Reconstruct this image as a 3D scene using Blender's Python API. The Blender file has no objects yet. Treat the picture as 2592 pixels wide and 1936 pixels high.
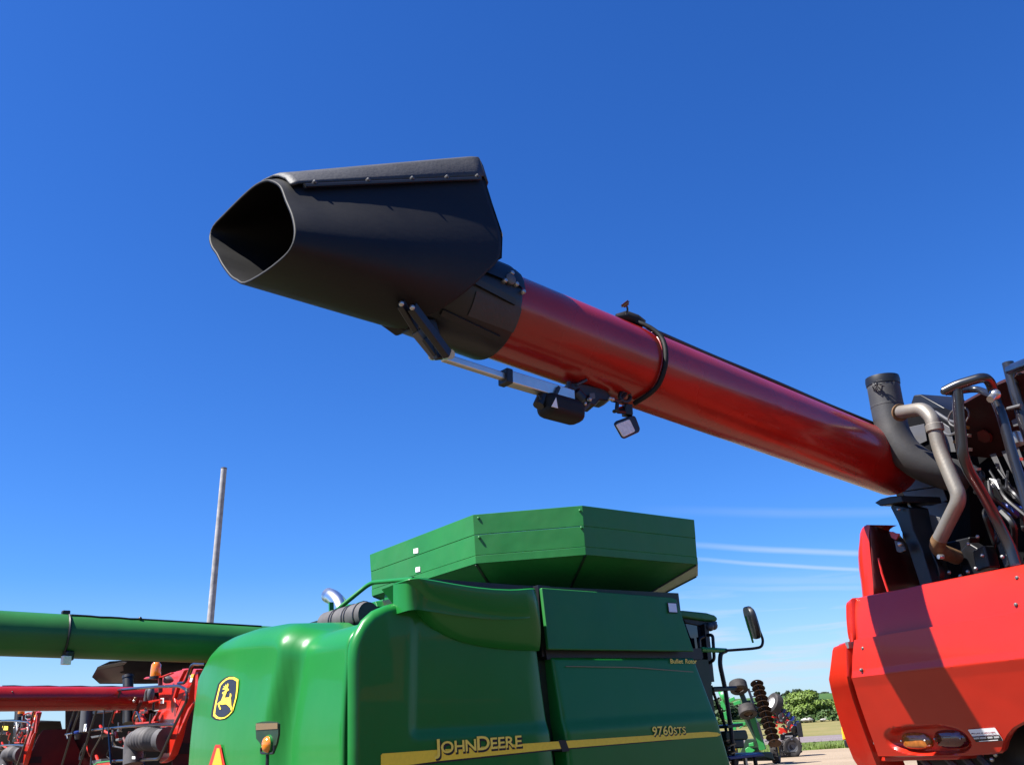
import bpy, math, random
from mathutils import Vector as V, Matrix
random.seed(7)
S = bpy.context.scene
COL = S.collection
rad = math.radians

# ------------------------------------------------------------------ camera
FPX, W0, H0, EYE = 2330.0, 2592.0, 1936.0, 1.65
ROLL = rad(3.55)
PITCH = math.atan((1855 - 968) * math.cos(ROLL) / FPX)
cF = V((0, math.cos(PITCH), math.sin(PITCH)))
r0, u0 = V((1, 0, 0)), V((0, -math.sin(PITCH), math.cos(PITCH)))
cR = r0 * math.cos(ROLL) - u0 * math.sin(ROLL)
cU = u0 * math.cos(ROLL) + r0 * math.sin(ROLL)
EYEP = V((0, 0, EYE))
cd = bpy.data.cameras.new('camera'); cam = bpy.data.objects.new('camera', cd); COL.objects.link(cam)
cd.sensor_width = 36.0; cd.lens = FPX / W0 * 36.0; cd.clip_start = 0.05; cd.clip_end = 6000
cam.matrix_world = Matrix(((cR.x, cU.x, -cF.x, 0), (cR.y, cU.y, -cF.y, 0), (cR.z, cU.z, -cF.z, EYE), (0, 0, 0, 1)))
S.camera = cam

# ------------------------------------------------------------------ sky, sun, exposure
SUN_AZ, SUN_EL = rad(-112), rad(54)          # azimuth from +Y towards +X
sdir = V((math.sin(SUN_AZ) * math.cos(SUN_EL), math.cos(SUN_AZ) * math.cos(SUN_EL), math.sin(SUN_EL)))
wld = bpy.data.worlds.new('World'); S.world = wld; wld.use_nodes = True
nt = wld.node_tree; nt.nodes.clear()
def N(t, **k):
    n = nt.nodes.new(t)
    for a, b in k.items(): setattr(n, a, b)
    return n
wo = N('ShaderNodeOutputWorld'); bg = N('ShaderNodeBackground'); bg.inputs[1].default_value = 0.05
sky = N('ShaderNodeTexSky', sky_type='NISHITA'); sky.sun_disc = False
sky.sun_elevation = SUN_EL; sky.sun_rotation = SUN_AZ
sky.air_density = 1.0; sky.dust_density = 0.3; sky.ozone_density = 3.0; sky.altitude = 200
hsv = N('ShaderNodeHueSaturation'); hsv.inputs['Saturation'].default_value = 1.25; hsv.inputs['Hue'].default_value = 0.505
nt.links.new(sky.outputs[0], hsv.inputs['Color'])
tint = N('ShaderNodeMix', data_type='RGBA', blend_type='MULTIPLY'); tint.inputs[0].default_value = 1.0; tint.inputs[7].default_value = (0.57, 0.905, 1.35, 1)
nt.links.new(hsv.outputs[0], tint.inputs[6])
# cirrus streaks low in the sky: long level bands broken up by noise
tc = N('ShaderNodeTexCoord'); sx = N('ShaderNodeSeparateXYZ'); nt.links.new(tc.outputs['Generated'], sx.inputs[0])
def M(op, a, b=None, c=None, clamp=False):
    n = N('ShaderNodeMath', operation=op, use_clamp=clamp)
    for i, x in enumerate((a, b, c)):
        if x is None: continue
        if isinstance(x, (int, float)): n.inputs[i].default_value = x
        else: nt.links.new(x, n.inputs[i])
    return n.outputs[0]
az = M('ARCTAN2', sx.outputs[0], sx.outputs[1])
el = M('ARCSINE', sx.outputs[2])
cmb = N('ShaderNodeCombineXYZ'); nt.links.new(M('MULTIPLY', az, 2.2), cmb.inputs[0]); nt.links.new(M('MULTIPLY', el, 26.0), cmb.inputs[1])
nz = N('ShaderNodeTexNoise'); nz.inputs['Scale'].default_value = 2.6; nz.inputs['Detail'].default_value = 6; nz.inputs['Roughness'].default_value = 0.55; nz.inputs['Distortion'].default_value = 0.35
nt.links.new(cmb.outputs[0], nz.inputs['Vector'])
def ramp(x, a, b): return M('DIVIDE', M('SUBTRACT', x, a), b - a, clamp=True)
cir = M('MULTIPLY', ramp(nz.outputs[0], 0.40, 0.64), ramp(el, 0.145, 0.085))
cir = M('MULTIPLY', M('MULTIPLY', cir, 0.95), M('ADD', 0.25, M('MULTIPLY', ramp(az, -0.15, 0.2), 0.75)))
wob = N('ShaderNodeTexNoise'); wob.inputs['Scale'].default_value = 5.0; wob.inputs['Detail'].default_value = 3
nt.links.new(tc.outputs['Generated'], wob.inputs['Vector'])
trail = None
def contrail(e0, slope, width, amt):
    # a line of constant slope across azimuth, soft edged
    global trail
    line = M('ADD', M('MULTIPLY', M('SUBTRACT', az, 0.25), slope), e0)
    line = M('ADD', line, M('MULTIPLY', M('SUBTRACT', wob.outputs[0], 0.5), 0.010))
    d = M('ABSOLUTE', M('SUBTRACT', el, line))
    t = M('MULTIPLY', M('SUBTRACT', 1.0, ramp(d, width * 0.2, width)), amt)
    t = M('MULTIPLY', t, ramp(az, 0.12, 0.27))
    trail = t if trail is None else M('MAXIMUM', trail, t)
CONTRAILS = [(0.1634, -0.155, 0.0042, 0.48), (0.1482, -0.17, 0.0030, 0.55), (0.2015, -0.12, 0.0065, 0.12), (0.1313, -0.105, 0.0080, 0.26), (0.1235, -0.097, 0.0050, 0.34), (0.1120, -0.10, 0.009, 0.2)]
for a in CONTRAILS: contrail(*a)
cloud = M('MAXIMUM', M('MAXIMUM', cir, trail), M('MULTIPLY', M('POWER', ramp(el, 0.17, 0.0), 1.4), 0.74))
mix = N('ShaderNodeMix', data_type='RGBA'); nt.links.new(cloud, mix.inputs[0]); nt.links.new(tint.outputs[2], mix.inputs[6]); mix.inputs[7].default_value = (4.5, 5.5, 6.6, 1)
nt.links.new(mix.outputs[2], bg.inputs[0]); nt.links.new(bg.outputs[0], wo.inputs[0])
sd = bpy.data.lights.new('sun', 'SUN'); sd.energy = 5.0; sd.angle = rad(0.53); sd.color = (1.0, 0.96, 0.9)
sun = bpy.data.objects.new('sun', sd); COL.objects.link(sun); sun.rotation_euler = sdir.to_track_quat('Z', 'Y').to_euler()
sun.location = (-20, -10, 40)
S.view_settings.view_transform = 'Standard'; S.view_settings.look = 'None'; S.view_settings.gamma = 1.0
S.view_settings.exposure = 1.5; S.view_settings.use_curve_mapping = False

# ------------------------------------------------------------------ helpers
def ray(px, py): return cF + cR * ((px - 1296) / FPX) + cU * ((968 - py) / FPX)
def ground(px, py, z=0.0):
    d = ray(px, py); return EYEP + d * ((z - EYE) / d.z)
class Frame:
    """Local axes of a machine: u = forward, v = left, w = up. P() reads a point measured in the
    photograph on a stated plane of the machine (axis 0/1/2 = u/v/w held at val)."""
    def __init__(s, ox, oy, heading):
        t = rad(heading); s.t = t; s.o = V((ox, oy, 0)); s.u = V((math.sin(t), math.cos(t), 0)); s.v = V((-s.u.y, s.u.x, 0)); s.w = V((0, 0, 1))
    def loc(s, X): d = V(X) - s.o; return V((d.dot(s.u), d.dot(s.v), d.z))
    def wor(s, p): return s.o + s.u * p[0] + s.v * p[1] + s.w * p[2]
    def P(s, px, py, ax=1, val=0.0):
        n = (s.u, s.v, s.w)[ax]; d = ray(px, py); return s.loc(EYEP + d * (((s.o - EYEP).dot(n) + val) / d.dot(n)))
    def empty(s, name): return empty(name, s.o, math.pi / 2 - s.t)
def empty(name, loc, rz=0.0):
    o = bpy.data.objects.new(name, None); COL.objects.link(o); o.location = loc; o.rotation_euler = (0, 0, rz); o.empty_display_size = 0.2; return o
def tag(o, label=None, cat=None, group=None, kind=None):
    if label: o['label'] = label
    if cat: o['category'] = cat
    if group: o['group'] = group
    if kind: o['kind'] = kind
    return o
def lerp(a, b, t): return a + (b - a) * t
def pl(xs, ys, x):
    if x <= xs[0]: return ys[0]
    for i in range(len(xs) - 1):
        if x <= xs[i + 1]: return lerp(ys[i], ys[i + 1], (x - xs[i]) / (xs[i + 1] - xs[i]))
    return ys[-1]
def sm(a, b, x):
    t = max(0.0, min(1.0, (x - a) / (b - a))); return t * t * (3 - 2 * t)
def bend(path, r=0.08, n=5):
    p = [V(q) for q in path]; out = [p[0]]
    for a, b, c in zip(p, p[1:], p[2:]):
        d1, d2 = (a - b), (c - b); k = min(r, d1.length * .45, d2.length * .45)
        A, B = b + d1.normalized() * k, b + d2.normalized() * k
        for i in range(n + 1):
            t = i / n; out.append(A * (1 - t) ** 2 + b * 2 * t * (1 - t) + B * t * t)
    out.append(p[-1]); return out
class MB:
    def __init__(s): s.v, s.f = [], []
    def add(s, vs, fs):
        o = len(s.v); s.v += [tuple(x) for x in vs]; s.f += [tuple(i + o for i in f) for f in fs]; return s
    def grid(s, rows, close=False, flip=False):
        n, m = len(rows), len(rows[0]); vs = [p for r in rows for p in r]; fs = []
        for i in range(n - 1):
            for j in range(m if close else m - 1):
                a, b = i * m + j, i * m + (j + 1) % m; q = (a, b, b + m, a + m); fs.append(q[::-1] if flip else q)
        return s.add(vs, fs)
    def prism(s, poly, d):
        p = [V(q) for q in poly]; d = V(d); n = len(p)
        return s.add(p + [q + d for q in p], [tuple(range(n))[::-1], tuple(range(n, 2 * n))] + [(i, (i + 1) % n, n + (i + 1) % n, n + i) for i in range(n)])
    def box(s, c, sz, R=None):
        h = V(sz) / 2; c = V(c); vs = []
        for z in (-1, 1):
            for x, y in ((-1, -1), (1, -1), (1, 1), (-1, 1)):
                q = V((x * h.x, y * h.y, z * h.z)); vs.append(c + (R @ q if R else q))
        return s.add(vs, [(3, 2, 1, 0), (4, 5, 6, 7), (0, 1, 5, 4), (1, 2, 6, 5), (2, 3, 7, 6), (3, 0, 4, 7)])
    def bar(s, a, b, w, h, up=(0, 0, 1)):
        a, b = V(a), V(b); d = (b - a).normalized(); up = V(up)
        if abs(d.dot(up)) > .98: up = V((1, 0, 0))
        x = d.cross(up).normalized(); y = x.cross(d)
        q = [x * (i * w / 2) + y * (j * h / 2) for i, j in ((-1, -1), (1, -1), (1, 1), (-1, 1))]
        return s.prism([a + k for k in q], b - a)
    def tube(s, path, r, n=10, cap=True):
        p = [V(q) for q in path]; rr = r if isinstance(r, (list, tuple)) else [r] * len(p)
        t0 = (p[1] - p[0]).normalized(); x = t0.orthogonal().normalized(); rows = []
        for i, q in enumerate(p):
            t = ((p[min(i + 1, len(p) - 1)] - p[max(i - 1, 0)])).normalized()
            x = (x - t * x.dot(t)); x = x.normalized() if x.length > 1e-6 else t.orthogonal().normalized(); y = t.cross(x)
            rows.append([q + (x * math.cos(a) + y * math.sin(a)) * rr[i] for a in [2 * math.pi * k / n for k in range(n)]])
        o = len(s.v); s.grid(rows, close=True)
        if cap: s.f += [tuple(o + k for k in range(n))[::-1], tuple(o + (len(p) - 1) * n + k for k in range(n))]
        return s
    def lathe(s, prof, o, d, n=20, cap=False):
        o, d = V(o), V(d).normalized(); x = d.orthogonal().normalized(); y = d.cross(x)
        rows = [[o + d * h + (x * math.cos(a) + y * math.sin(a)) * r for a in [2 * math.pi * k / n for k in range(n)]] for r, h in prof]
        b = len(s.v); s.grid(rows, close=True)
        if cap: s.f += [tuple(b + k for k in range(n))[::-1], tuple(b + (len(prof) - 1) * n + k for k in range(n))]
        return s
    def ball(s, c, r, n=10, m=7, sc=(1, 1, 1)):
        c = V(c); rows = []
        for i in range(m + 1):
            t = math.pi * i / m
            rows.append([c + V((math.sin(t) * math.cos(2 * math.pi * k / n) * sc[0], math.sin(t) * math.sin(2 * math.pi * k / n) * sc[1], math.cos(t) * sc[2])) * r for k in range(n)])
        return s.grid(rows, close=True)
    def build(s, name, mat, parent=None, bev=0.0, seg=2, ang=38, solid=0.0):
        me = bpy.data.meshes.new(name); me.from_pydata(s.v, [], s.f); me.validate(); me.update()
        me.materials.append(mat); o = bpy.data.objects.new(name, me); COL.objects.link(o)
        for p in me.polygons: p.use_smooth = True
        try: me.set_sharp_from_angle(angle=rad(ang))
        except Exception: pass
        if parent: o.parent = parent
        if solid: m = o.modifiers.new('thickness', 'SOLIDIFY'); m.thickness = solid; m.offset = 0
        if bev:
            m = o.modifiers.new('bevel', 'BEVEL'); m.width = bev; m.segments = seg; m.limit_method = 'ANGLE'; m.angle_limit = rad(35); m.harden_normals = True
        return o
def copy_tree(o, parent=None):
    c = o.copy(); COL.objects.link(c)
    if parent: c.parent = parent
    for ch in list(o.children): copy_tree(ch, c)
    return c
def text_mesh(name, txt, mat, parent, p0, p1, hgt, nrm, off=0.0, depth=0.003, sizes=None):
    """letters lying in the plane with normal nrm, baseline p0 -> p1, capital height hgt"""
    p0, p1, nrm = V(p0), V(p1), V(nrm).normalized(); xd = (p1 - p0).normalized(); yd = nrm.cross(xd)
    mb = MB(); xo = 0.0; pieces = []
    for ch, sc in (sizes or [(txt, 1.0)]):
        cu = bpy.data.curves.new('glyph', 'FONT'); cu.body = ch; cu.size = 1.0; cu.extrude = 0; cu.offset = off; cu.resolution_u = 4
        ob = bpy.data.objects.new('glyph', cu); COL.objects.link(ob)
        dg = bpy.context.evaluated_depsgraph_get(); me = bpy.data.meshes.new_from_object(ob.evaluated_get(dg))
        vs = [v.co.copy() for v in me.vertices]; fs = [tuple(p.vertices) for p in me.polygons]
        bpy.data.objects.remove(ob); bpy.data.curves.remove(cu); bpy.data.meshes.remove(me)
        if not vs: xo += .3; continue
        x0 = min(v.x for v in vs); x1 = max(v.x for v in vs)
        pieces.append(([V(((v.x - x0) * sc + xo, v.y * sc)) for v in vs], fs)); xo += (x1 - x0) * sc + 0.055
    tw = xo - .055; top = max(v.y for vs, _ in pieces for v in vs); kx = (p1 - p0).length / tw; ky = hgt / top
    for vs, fs in pieces: mb.add([p0 + xd * (v.x * kx) + yd * (v.y * ky) + nrm * depth for v in vs], fs)
    return mb.build(name, mat, parent)

# ------------------------------------------------------------------ materials
def mat(name, col, rough=0.5, metal=0.0, coat=0.0, var=0.12, scale=6.0, bump=0.0, dust=0.0, dustcol=(0.32, 0.26, 0.19), trans=0.0, spec=0.5, rvar=0.0, wave=0.0):
    if metal < .5 and max(col) < .75: col = tuple(c * .64 for c in col); dustcol = tuple(c * .64 for c in dustcol)
    m = bpy.data.materials.new(name); m.use_nodes = True; t = m.node_tree; b = t.nodes['Principled BSDF']
    b.inputs['Roughness'].default_value = rough; b.inputs['Metallic'].default_value = metal
    b.inputs['Coat Weight'].default_value = coat; b.inputs['Coat Roughness'].default_value = 0.04
    b.inputs['Transmission Weight'].default_value = trans; b.inputs['Specular IOR Level'].default_value = spec
    co = t.nodes.new('ShaderNodeTexCoord'); n = t.nodes.new('ShaderNodeTexNoise'); n.inputs['Scale'].default_value = scale; n.inputs['Detail'].default_value = 5
    t.links.new(co.outputs['Object'], n.inputs['Vector'])
    r = t.nodes.new('ShaderNodeValToRGB'); r.color_ramp.elements[0].position = .3; r.color_ramp.elements[1].position = .7
    r.color_ramp.elements[0].color = tuple(c * (1 - var) for c in col) + (1,); r.color_ramp.elements[1].color = tuple(min(1, c * (1 + var)) for c in col) + (1,)
    t.links.new(n.outputs[0], r.inputs[0]); out = r.outputs[0]
    if dust:
        n2 = t.nodes.new('ShaderNodeTexNoise'); n2.inputs['Scale'].default_value = scale * .45; n2.inputs['Detail'].default_value = 9; n2.inputs['Roughness'].default_value = .7
        t.links.new(co.outputs['Object'], n2.inputs['Vector'])
        mr = t.nodes.new('ShaderNodeMapRange'); mr.inputs[1].default_value = .45; mr.inputs[2].default_value = .8; mr.inputs[3].default_value = 0; mr.inputs[4].default_value = dust
        t.links.new(n2.outputs[0], mr.inputs[0]); mx = t.nodes.new('ShaderNodeMix'); mx.data_type = 'RGBA'
        t.links.new(mr.outputs[0], mx.inputs[0]); t.links.new(out, mx.inputs[6]); mx.inputs[7].default_value = dustcol + (1,); out = mx.outputs[2]
    t.links.new(out, b.inputs['Base Color'])
    if rvar:
        mr = t.nodes.new('ShaderNodeMapRange'); mr.inputs[3].default_value = max(0, rough - rvar); mr.inputs[4].default_value = rough + rvar
        t.links.new(n.outputs[0], mr.inputs[0]); t.links.new(mr.outputs[0], b.inputs['Roughness'])
    if wave:     # slight unevenness of real sheet metal
        n4 = t.nodes.new('ShaderNodeTexNoise'); n4.inputs['Scale'].default_value = 2.2; n4.inputs['Detail'].default_value = 2
        t.links.new(co.outputs['Object'], n4.inputs['Vector']); bw = t.nodes.new('ShaderNodeBump'); bw.inputs['Strength'].default_value = 1.0; bw.inputs['Distance'].default_value = wave
        t.links.new(n4.outputs[0], bw.inputs['Height']); t.links.new(bw.outputs[0], b.inputs['Normal'])
    if bump:
        n3 = t.nodes.new('ShaderNodeTexNoise'); n3.inputs['Scale'].default_value = scale * 8; n3.inputs['Detail'].default_value = 4
        t.links.new(co.outputs['Object'], n3.inputs['Vector']); bp = t.nodes.new('ShaderNodeBump'); bp.inputs['Strength'].default_value = bump; bp.inputs['Distance'].default_value = .02
        t.links.new(n3.outputs[0], bp.inputs['Height']); t.links.new(bp.outputs[0], b.inputs['Normal'])
    return m
GREEN = mat('green_paint', (0.014, 0.232, 0.036), .34, coat=.16, var=.05, scale=1.2, dust=.04, rvar=.05, spec=.30, wave=.006)
GREENF = mat('green_sheet_paint', (0.020, 0.225, 0.042), .45, coat=.06, var=.07, scale=2.0, dust=.07, rvar=.08, spec=.35, wave=.016)
GREENA = mat('weathered_green_tube_paint', (0.022, 0.175, 0.034), .45, coat=.08, var=.12, scale=1.6, dust=.22, dustcol=(.10, .11, .05), spec=.35, wave=.008)
DGREEN = mat('dark_green_paint', (0.005, 0.035, 0.012), .5, var=.15, scale=5, dust=.12)
LGREEN = mat('bright_green_paint', (0.03, 0.36, 0.07), .4, coat=.2, var=.1, scale=3, dust=.05)
RED = mat('red_paint', (0.64, 0.024, 0.009), .32, coat=.2, spec=.4, wave=.012, var=.05, scale=1.5, dust=.04, dustcol=(.6, .16, .11), rvar=.06)
REDT = mat('red_tube_paint', (0.42, 0.012, 0.008), .27, coat=.25, var=.10, scale=2.5, dust=.16, spec=.42, wave=.010, dustcol=(.3, .14, .09), rvar=.08)
DRED = mat('dark_and_shaded_red', (0.10, 0.008, 0.006), .5, var=.2, scale=4, dust=.06, dustcol=(.12, .06, .04))  # also carries the shade put into red inner and side faces
BLACK = mat('black_paint', (0.006, 0.0065, 0.009), .45, var=.25, scale=7, dust=.05, dustcol=(.09, .08, .07), rvar=.08)
MAROONB = mat('maroon_black_paint', (0.035, 0.008, 0.008), .6, var=.3, scale=5, spec=.2)
MURK = mat('black_with_painted_shade', (0.005, 0.005, 0.006), .8, var=.3, scale=6, spec=.12)  # near-black; the deep shade of the engine bays is put into it
RUBBER = mat('black_rubber', (0.009, 0.0085, 0.0085), .62, var=.25, scale=4, dust=.35, dustcol=(.030, .027, .023), bump=.035, spec=.28, rvar=.08)
HOSE = mat('grey_rubber_hose', (0.085, 0.08, 0.085), .7, var=.2, scale=9, dust=.2)
TYRE = mat('tyre_rubber', (0.025, 0.022, 0.022), .8, var=.3, scale=7, dust=.6, dustcol=(.15, .12, .10), bump=.2)
GREY = mat('grey_sheet_metal', (0.14, 0.14, 0.145), .5, .3, var=.12, scale=5, dust=.15, bump=.03)
STEEL = mat('bare_steel', (0.42, 0.41, 0.39), .35, .85, var=.15, scale=8, dust=.1)
ALU = mat('aluminium', (0.62, 0.60, 0.56), .33, .9, var=.08, scale=12, dust=.05)
CHROME = mat('chrome', (0.85, 0.84, 0.82), .28, 1.0, var=.03)
PIPE = mat('aluminised_pipe', (0.29, 0.27, 0.235), .5, .45, var=.12, scale=7, dust=.35, dustcol=(.30, .17, .07), bump=.05)
RUST = mat('rusty_steel', (0.20, 0.105, 0.04), .8, .2, var=.35, scale=14, bump=.1)
SOOT = mat('grey_heat_paint', (0.05, 0.05, 0.053), .62, .2, var=.12, scale=12, bump=.06, dust=.1)
RAIL = mat('black_gloss_rail', (0.012, 0.013, 0.017), .32, coat=.4, var=.2, scale=8, dust=.06)
WHITE = mat('white_label', (0.80, 0.79, 0.76), .5, var=.03)
YEL = mat('yellow_decal', (0.95, 0.66, 0.040), .45, var=.05, scale=30)
YELL = mat('yellow_letter', (0.97, 0.72, 0.10), .4, var=.04)
LOGOY = mat('yellow_logo', (0.86, 0.62, 0.05), .4, var=.03)
INK = mat('black_ink', (0.012, 0.010, 0.012), .5, var=.1)
NAVY = mat('navy_black_logo', (0.022, 0.024, 0.045), .4, var=.05)
MAROON = mat('maroon_print', (0.22, 0.03, 0.05), .5, var=.05)
AMBER = mat('amber_lens', (0.95, 0.26, 0.01), .12, trans=.35, coat=.8, var=.1, scale=40)
AMBERT = mat('dusty_amber_lens', (0.42, 0.13, 0.02), .2, coat=.6, var=.25, scale=40)
AMBERD = mat('amber_reflector', (0.22, 0.12, 0.03), .35, coat=.4, var=.1, scale=60)
REDLENS = mat('red_lens', (0.14, 0.006, 0.008), .12, coat=.8, var=.2, scale=40)
ORANGE = mat('orange_reflective', (0.95, 0.34, 0.02), .45, var=.04)
REDREF = mat('red_reflective', (0.72, 0.035, 0.02), .4, var=.04)
GLASS = mat('cab_glass', (0.012, 0.016, 0.022), .04, coat=.6, var=.1)
LENS = mat('lamp_lens', (0.78, 0.76, 0.70), .3, .0, coat=.6, var=.15, scale=60, bump=.3)
BLUE = mat('blue_plastic', (0.012, 0.035, 0.22), .4, var=.15)
DISC = mat('rusty_disc_steel', (0.075, 0.036, 0.018), .6, .3, var=.35, scale=6)
POLE = mat('weathered_pole', (0.42, 0.41, 0.41), .8, var=.3, scale=3, bump=.3)
YVEH = mat('yellow_vehicle_paint', (0.80, 0.36, 0.015), .35, coat=.4, var=.04)
BARK = mat('bark', (0.10, 0.075, 0.05), .9, var=.3, scale=5, bump=.4)
ROCK = mat('pale_stone', (0.48, 0.46, 0.42), .85, var=.2, scale=3, bump=.4)
def leaf(name, c, v=.4): return mat(name, c, .6, var=v, scale=.9, spec=.3)
LEAF = leaf('leaf_green', (0.145, 0.225, 0.032)); LEAFD = leaf('leaf_dark_green', (0.035, 0.062, 0.022)); LEAFH = leaf('hedge_green', (0.055, 0.105, 0.02))

def ground_mat(name, c1, c2, s1, s2, bump=.3, c3=None):
    c1, c2 = tuple(c * .64 for c in c1), tuple(c * .64 for c in c2); c3 = tuple(c * .64 for c in c3) if c3 else None
    m = bpy.data.materials.new(name); m.use_nodes = True; t = m.node_tree; b = t.nodes['Principled BSDF']; b.inputs['Roughness'].default_value = .95; b.inputs['Specular IOR Level'].default_value = .2
    co = t.nodes.new('ShaderNodeTexCoord')
    n = t.nodes.new('ShaderNodeTexNoise'); n.inputs['Scale'].default_value = s1; n.inputs['Detail'].default_value = 8; n.inputs['Roughness'].default_value = .65; t.links.new(co.outputs['Object'], n.inputs['Vector'])
    n2 = t.nodes.new('ShaderNodeTexNoise'); n2.inputs['Scale'].default_value = s2; n2.inputs['Detail'].default_value = 6; t.links.new(co.outputs['Object'], n2.inputs['Vector'])
    ad = t.nodes.new('ShaderNodeMath'); ad.operation = 'ADD'; t.links.new(n.outputs[0], ad.inputs[0]); t.links.new(n2.outputs[0], ad.inputs[1])
    r = t.nodes.new('ShaderNodeValToRGB'); r.color_ramp.elements[0].position = .36; r.color_ramp.elements[1].position = .64
    r.color_ramp.elements[0].color = c1 + (1,); r.color_ramp.elements[1].color = c2 + (1,)
    if c3: e = r.color_ramp.elements.new(.5); e.color = c3 + (1,)
    hf = t.nodes.new('ShaderNodeMath'); hf.operation = 'MULTIPLY'; hf.inputs[1].default_value = .5; t.links.new(ad.outputs[0], hf.inputs[0]); t.links.new(hf.outputs[0], r.inputs[0]); t.links.new(r.outputs[0], b.inputs['Base Color'])
    bp = t.nodes.new('ShaderNodeBump'); bp.inputs['Strength'].default_value = bump; bp.inputs['Distance'].default_value = .05; t.links.new(n.outputs[0], bp.inputs['Height']); t.links.new(bp.outputs[0], b.inputs['Normal'])
    return m
GRAVEL = ground_mat('gravel', (0.31, 0.235, 0.16), (0.47, 0.365, 0.26), 14.0, .25, .5)
GRASS = ground_mat('mown_grass', (0.085, 0.135, 0.020), (0.15, 0.19, 0.038), 1.2, .12, .5)
FIELD = ground_mat('tan_grass_field', (0.16, 0.17, 0.042), (0.34, 0.265, 0.115), .5, .035, .4, (0.25, 0.215, 0.075))
ASPHALT = ground_mat('road_asphalt', (0.21, 0.17, 0.17), (0.27, 0.22, 0.225), 8.0, .2, .2)
PAINTW = mat('road_paint', (0.6, 0.58, 0.56), .7, var=.15, scale=2)
CROP = ground_mat('green_crop', (0.045, 0.105, 0.022), (0.075, 0.15, 0.03), .06, .012, .2)

# ------------------------------------------------------------------ setting
def sheet(name, pts, z, m):
    mb = MB(); mb.add([(p[0], p[1], z) for p in pts], [tuple(range(len(pts)))]); o = mb.build(name, m); o['kind'] = 'structure'; return o
sheet('ground', [(-2500, -2500), (2500, -2500), (2500, 2500), (-2500, 2500)], 0, FIELD)
ra, rb = ground(2013, 1900), ground(2145, 1892); rd = (rb - ra).normalized(); rn = V((-rd.y, rd.x, 0))
if rn.y < 0: rn = -rn
def strip(name, d0, d1, z, m, ext=400):
    return sheet(name, [ra + rd * -ext + rn * d0, ra + rd * ext + rn * d0, ra + rd * ext + rn * d1, ra + rd * -ext + rn * d1], z, m)
def dist(px, py): return (ground(px, py) - ra).dot(rn)
strip('gravel_lot', -24, 0, .004, GRAVEL)
DARKLOT = ground_mat('added_dark_ground', (0.12, 0.09, 0.062), (0.20, 0.155, 0.11), 9.0, .2, .5)
strip('added_dark_lot', -160, -24, .004, DARKLOT)  # added darker ground out of view, lowers bounce light on the shaded sides
rd0, rd1, rl = dist(2072, 1876.3), dist(2072, 1861.4), dist(2072, 1869.4)
strip('grass_verge', 0, rd0, .004, GRASS)
strip('road', rd0, rd1, .008, ASPHALT)
strip('road_line', rl - .12, rl + .12, .012, PAINTW)
# rise beyond the hedge
def hill():
    mb = MB(); rows = []
    for j in range(40):
        y = 255 + 1500 * (j / 39) ** 1.6; row = []
        for i in range(61):
            x = -1500 + 50 * i + y * .2
            h = 11.6 * sm(255, 520, y) + 2 * sm(500, 1500, y) + 0.8 * math.sin(x * .006 + 1) * sm(300, 600, y)
            row.append((x, y, -.5 + h))
        rows.append(row)
    mb.grid(rows); o = mb.build('hill', CROP); o['kind'] = 'structure'; return o
hill()
def hill_z(x, y): return -.5 + 11.6 * sm(255, 520, y) + 2 * sm(500, 1500, y) + 0.8 * math.sin(x * .006 + 1) * sm(300, 600, y)

def crown(mb, c, rx, ry, rz, n, s, lump=8, seed=1):
    rnd = random.Random(seed); lumps = []
    for _ in range(lump):
        t, f = rnd.uniform(0, 2 * math.pi), math.acos(rnd.uniform(-.55, 1)); k = rnd.uniform(.45, .8)
        lumps.append((V((math.cos(t) * math.sin(f) * rx * k, math.sin(t) * math.sin(f) * ry * k, math.cos(f) * rz * k)), rnd.uniform(.32, .52)))
    for _ in range(n):
        lc, lr = rnd.choice(lumps); d = V((rnd.gauss(0, 1), rnd.gauss(0, 1), rnd.gauss(0, 1))).normalized(); k = rnd.uniform(.55, 1.05) ** .6
        p = V(c) + lc + V((d.x * rx, d.y * ry, d.z * rz)) * lr * k
        nn = (d + V((rnd.gauss(0, .5), rnd.gauss(0, .5), rnd.gauss(0, .5) + .3))).normalized(); x = nn.orthogonal().normalized(); y = nn.cross(x); a = rnd.uniform(0, 6.3)
        x, y = x * math.cos(a) + y * math.sin(a), y * math.cos(a) - x * math.sin(a); q = s * rnd.uniform(.6, 1.4)
        mb.add([p - x * q, p - y * q * .6, p + x * q, p + y * q * .6], [(0, 1, 2, 3)])
def tree(name, base, h, rx, label, m, n, s, cat='tree', group=None, seed=1, low=.12, ry=None):
    e = empty(name, base); tag(e, label, cat, group); tr = MB(); rnd = random.Random(seed)
    tr.tube([(0, 0, -.3), (0.02 * h, 0, h * .3), (0, .02 * h, h * .62)], [h * .04, h * .03, h * .012], 7)
    for k in range(5):
        a = k * 1.26 + rnd.random(); tr.tube([(0.01 * h, 0, h * (.2 + .06 * k)), (math.cos(a) * rx * .35, math.sin(a) * rx * .35, h * (.42 + .06 * k)), (math.cos(a) * rx * .62, math.sin(a) * rx * .62, h * (.55 + .06 * k))], [h * .018, h * .012, h * .004], 5)
    tr.build('trunk', BARK, e)
    cb = MB(); crown(cb, (0, 0, h * (low + (1 - low) / 2)), rx, ry or rx, h * (1 - low) / 2, n, s, 16, seed); cb.build('crown', m, e); return e
def gp(px, d):   # ground point at distance d (along +Y) below image column px (row near horizon)
    r = ray(px, 1806); k = d / r.y; return V((r.x * k, d, 0))
k = gp(2040, 232); tree('bushy_tree', k, 6.7, 5.6, 'big rounded bright green tree beyond the road, beside the red combine', LEAF, 15000, .30, seed=3, low=.02)
k = gp(2104, 238); tree('bushy_tree', k, 4.6, 3.4, 'smaller pale green bushy tree right of the big rounded tree', LEAF, 6000, .30, seed=5, low=.02)
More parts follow.
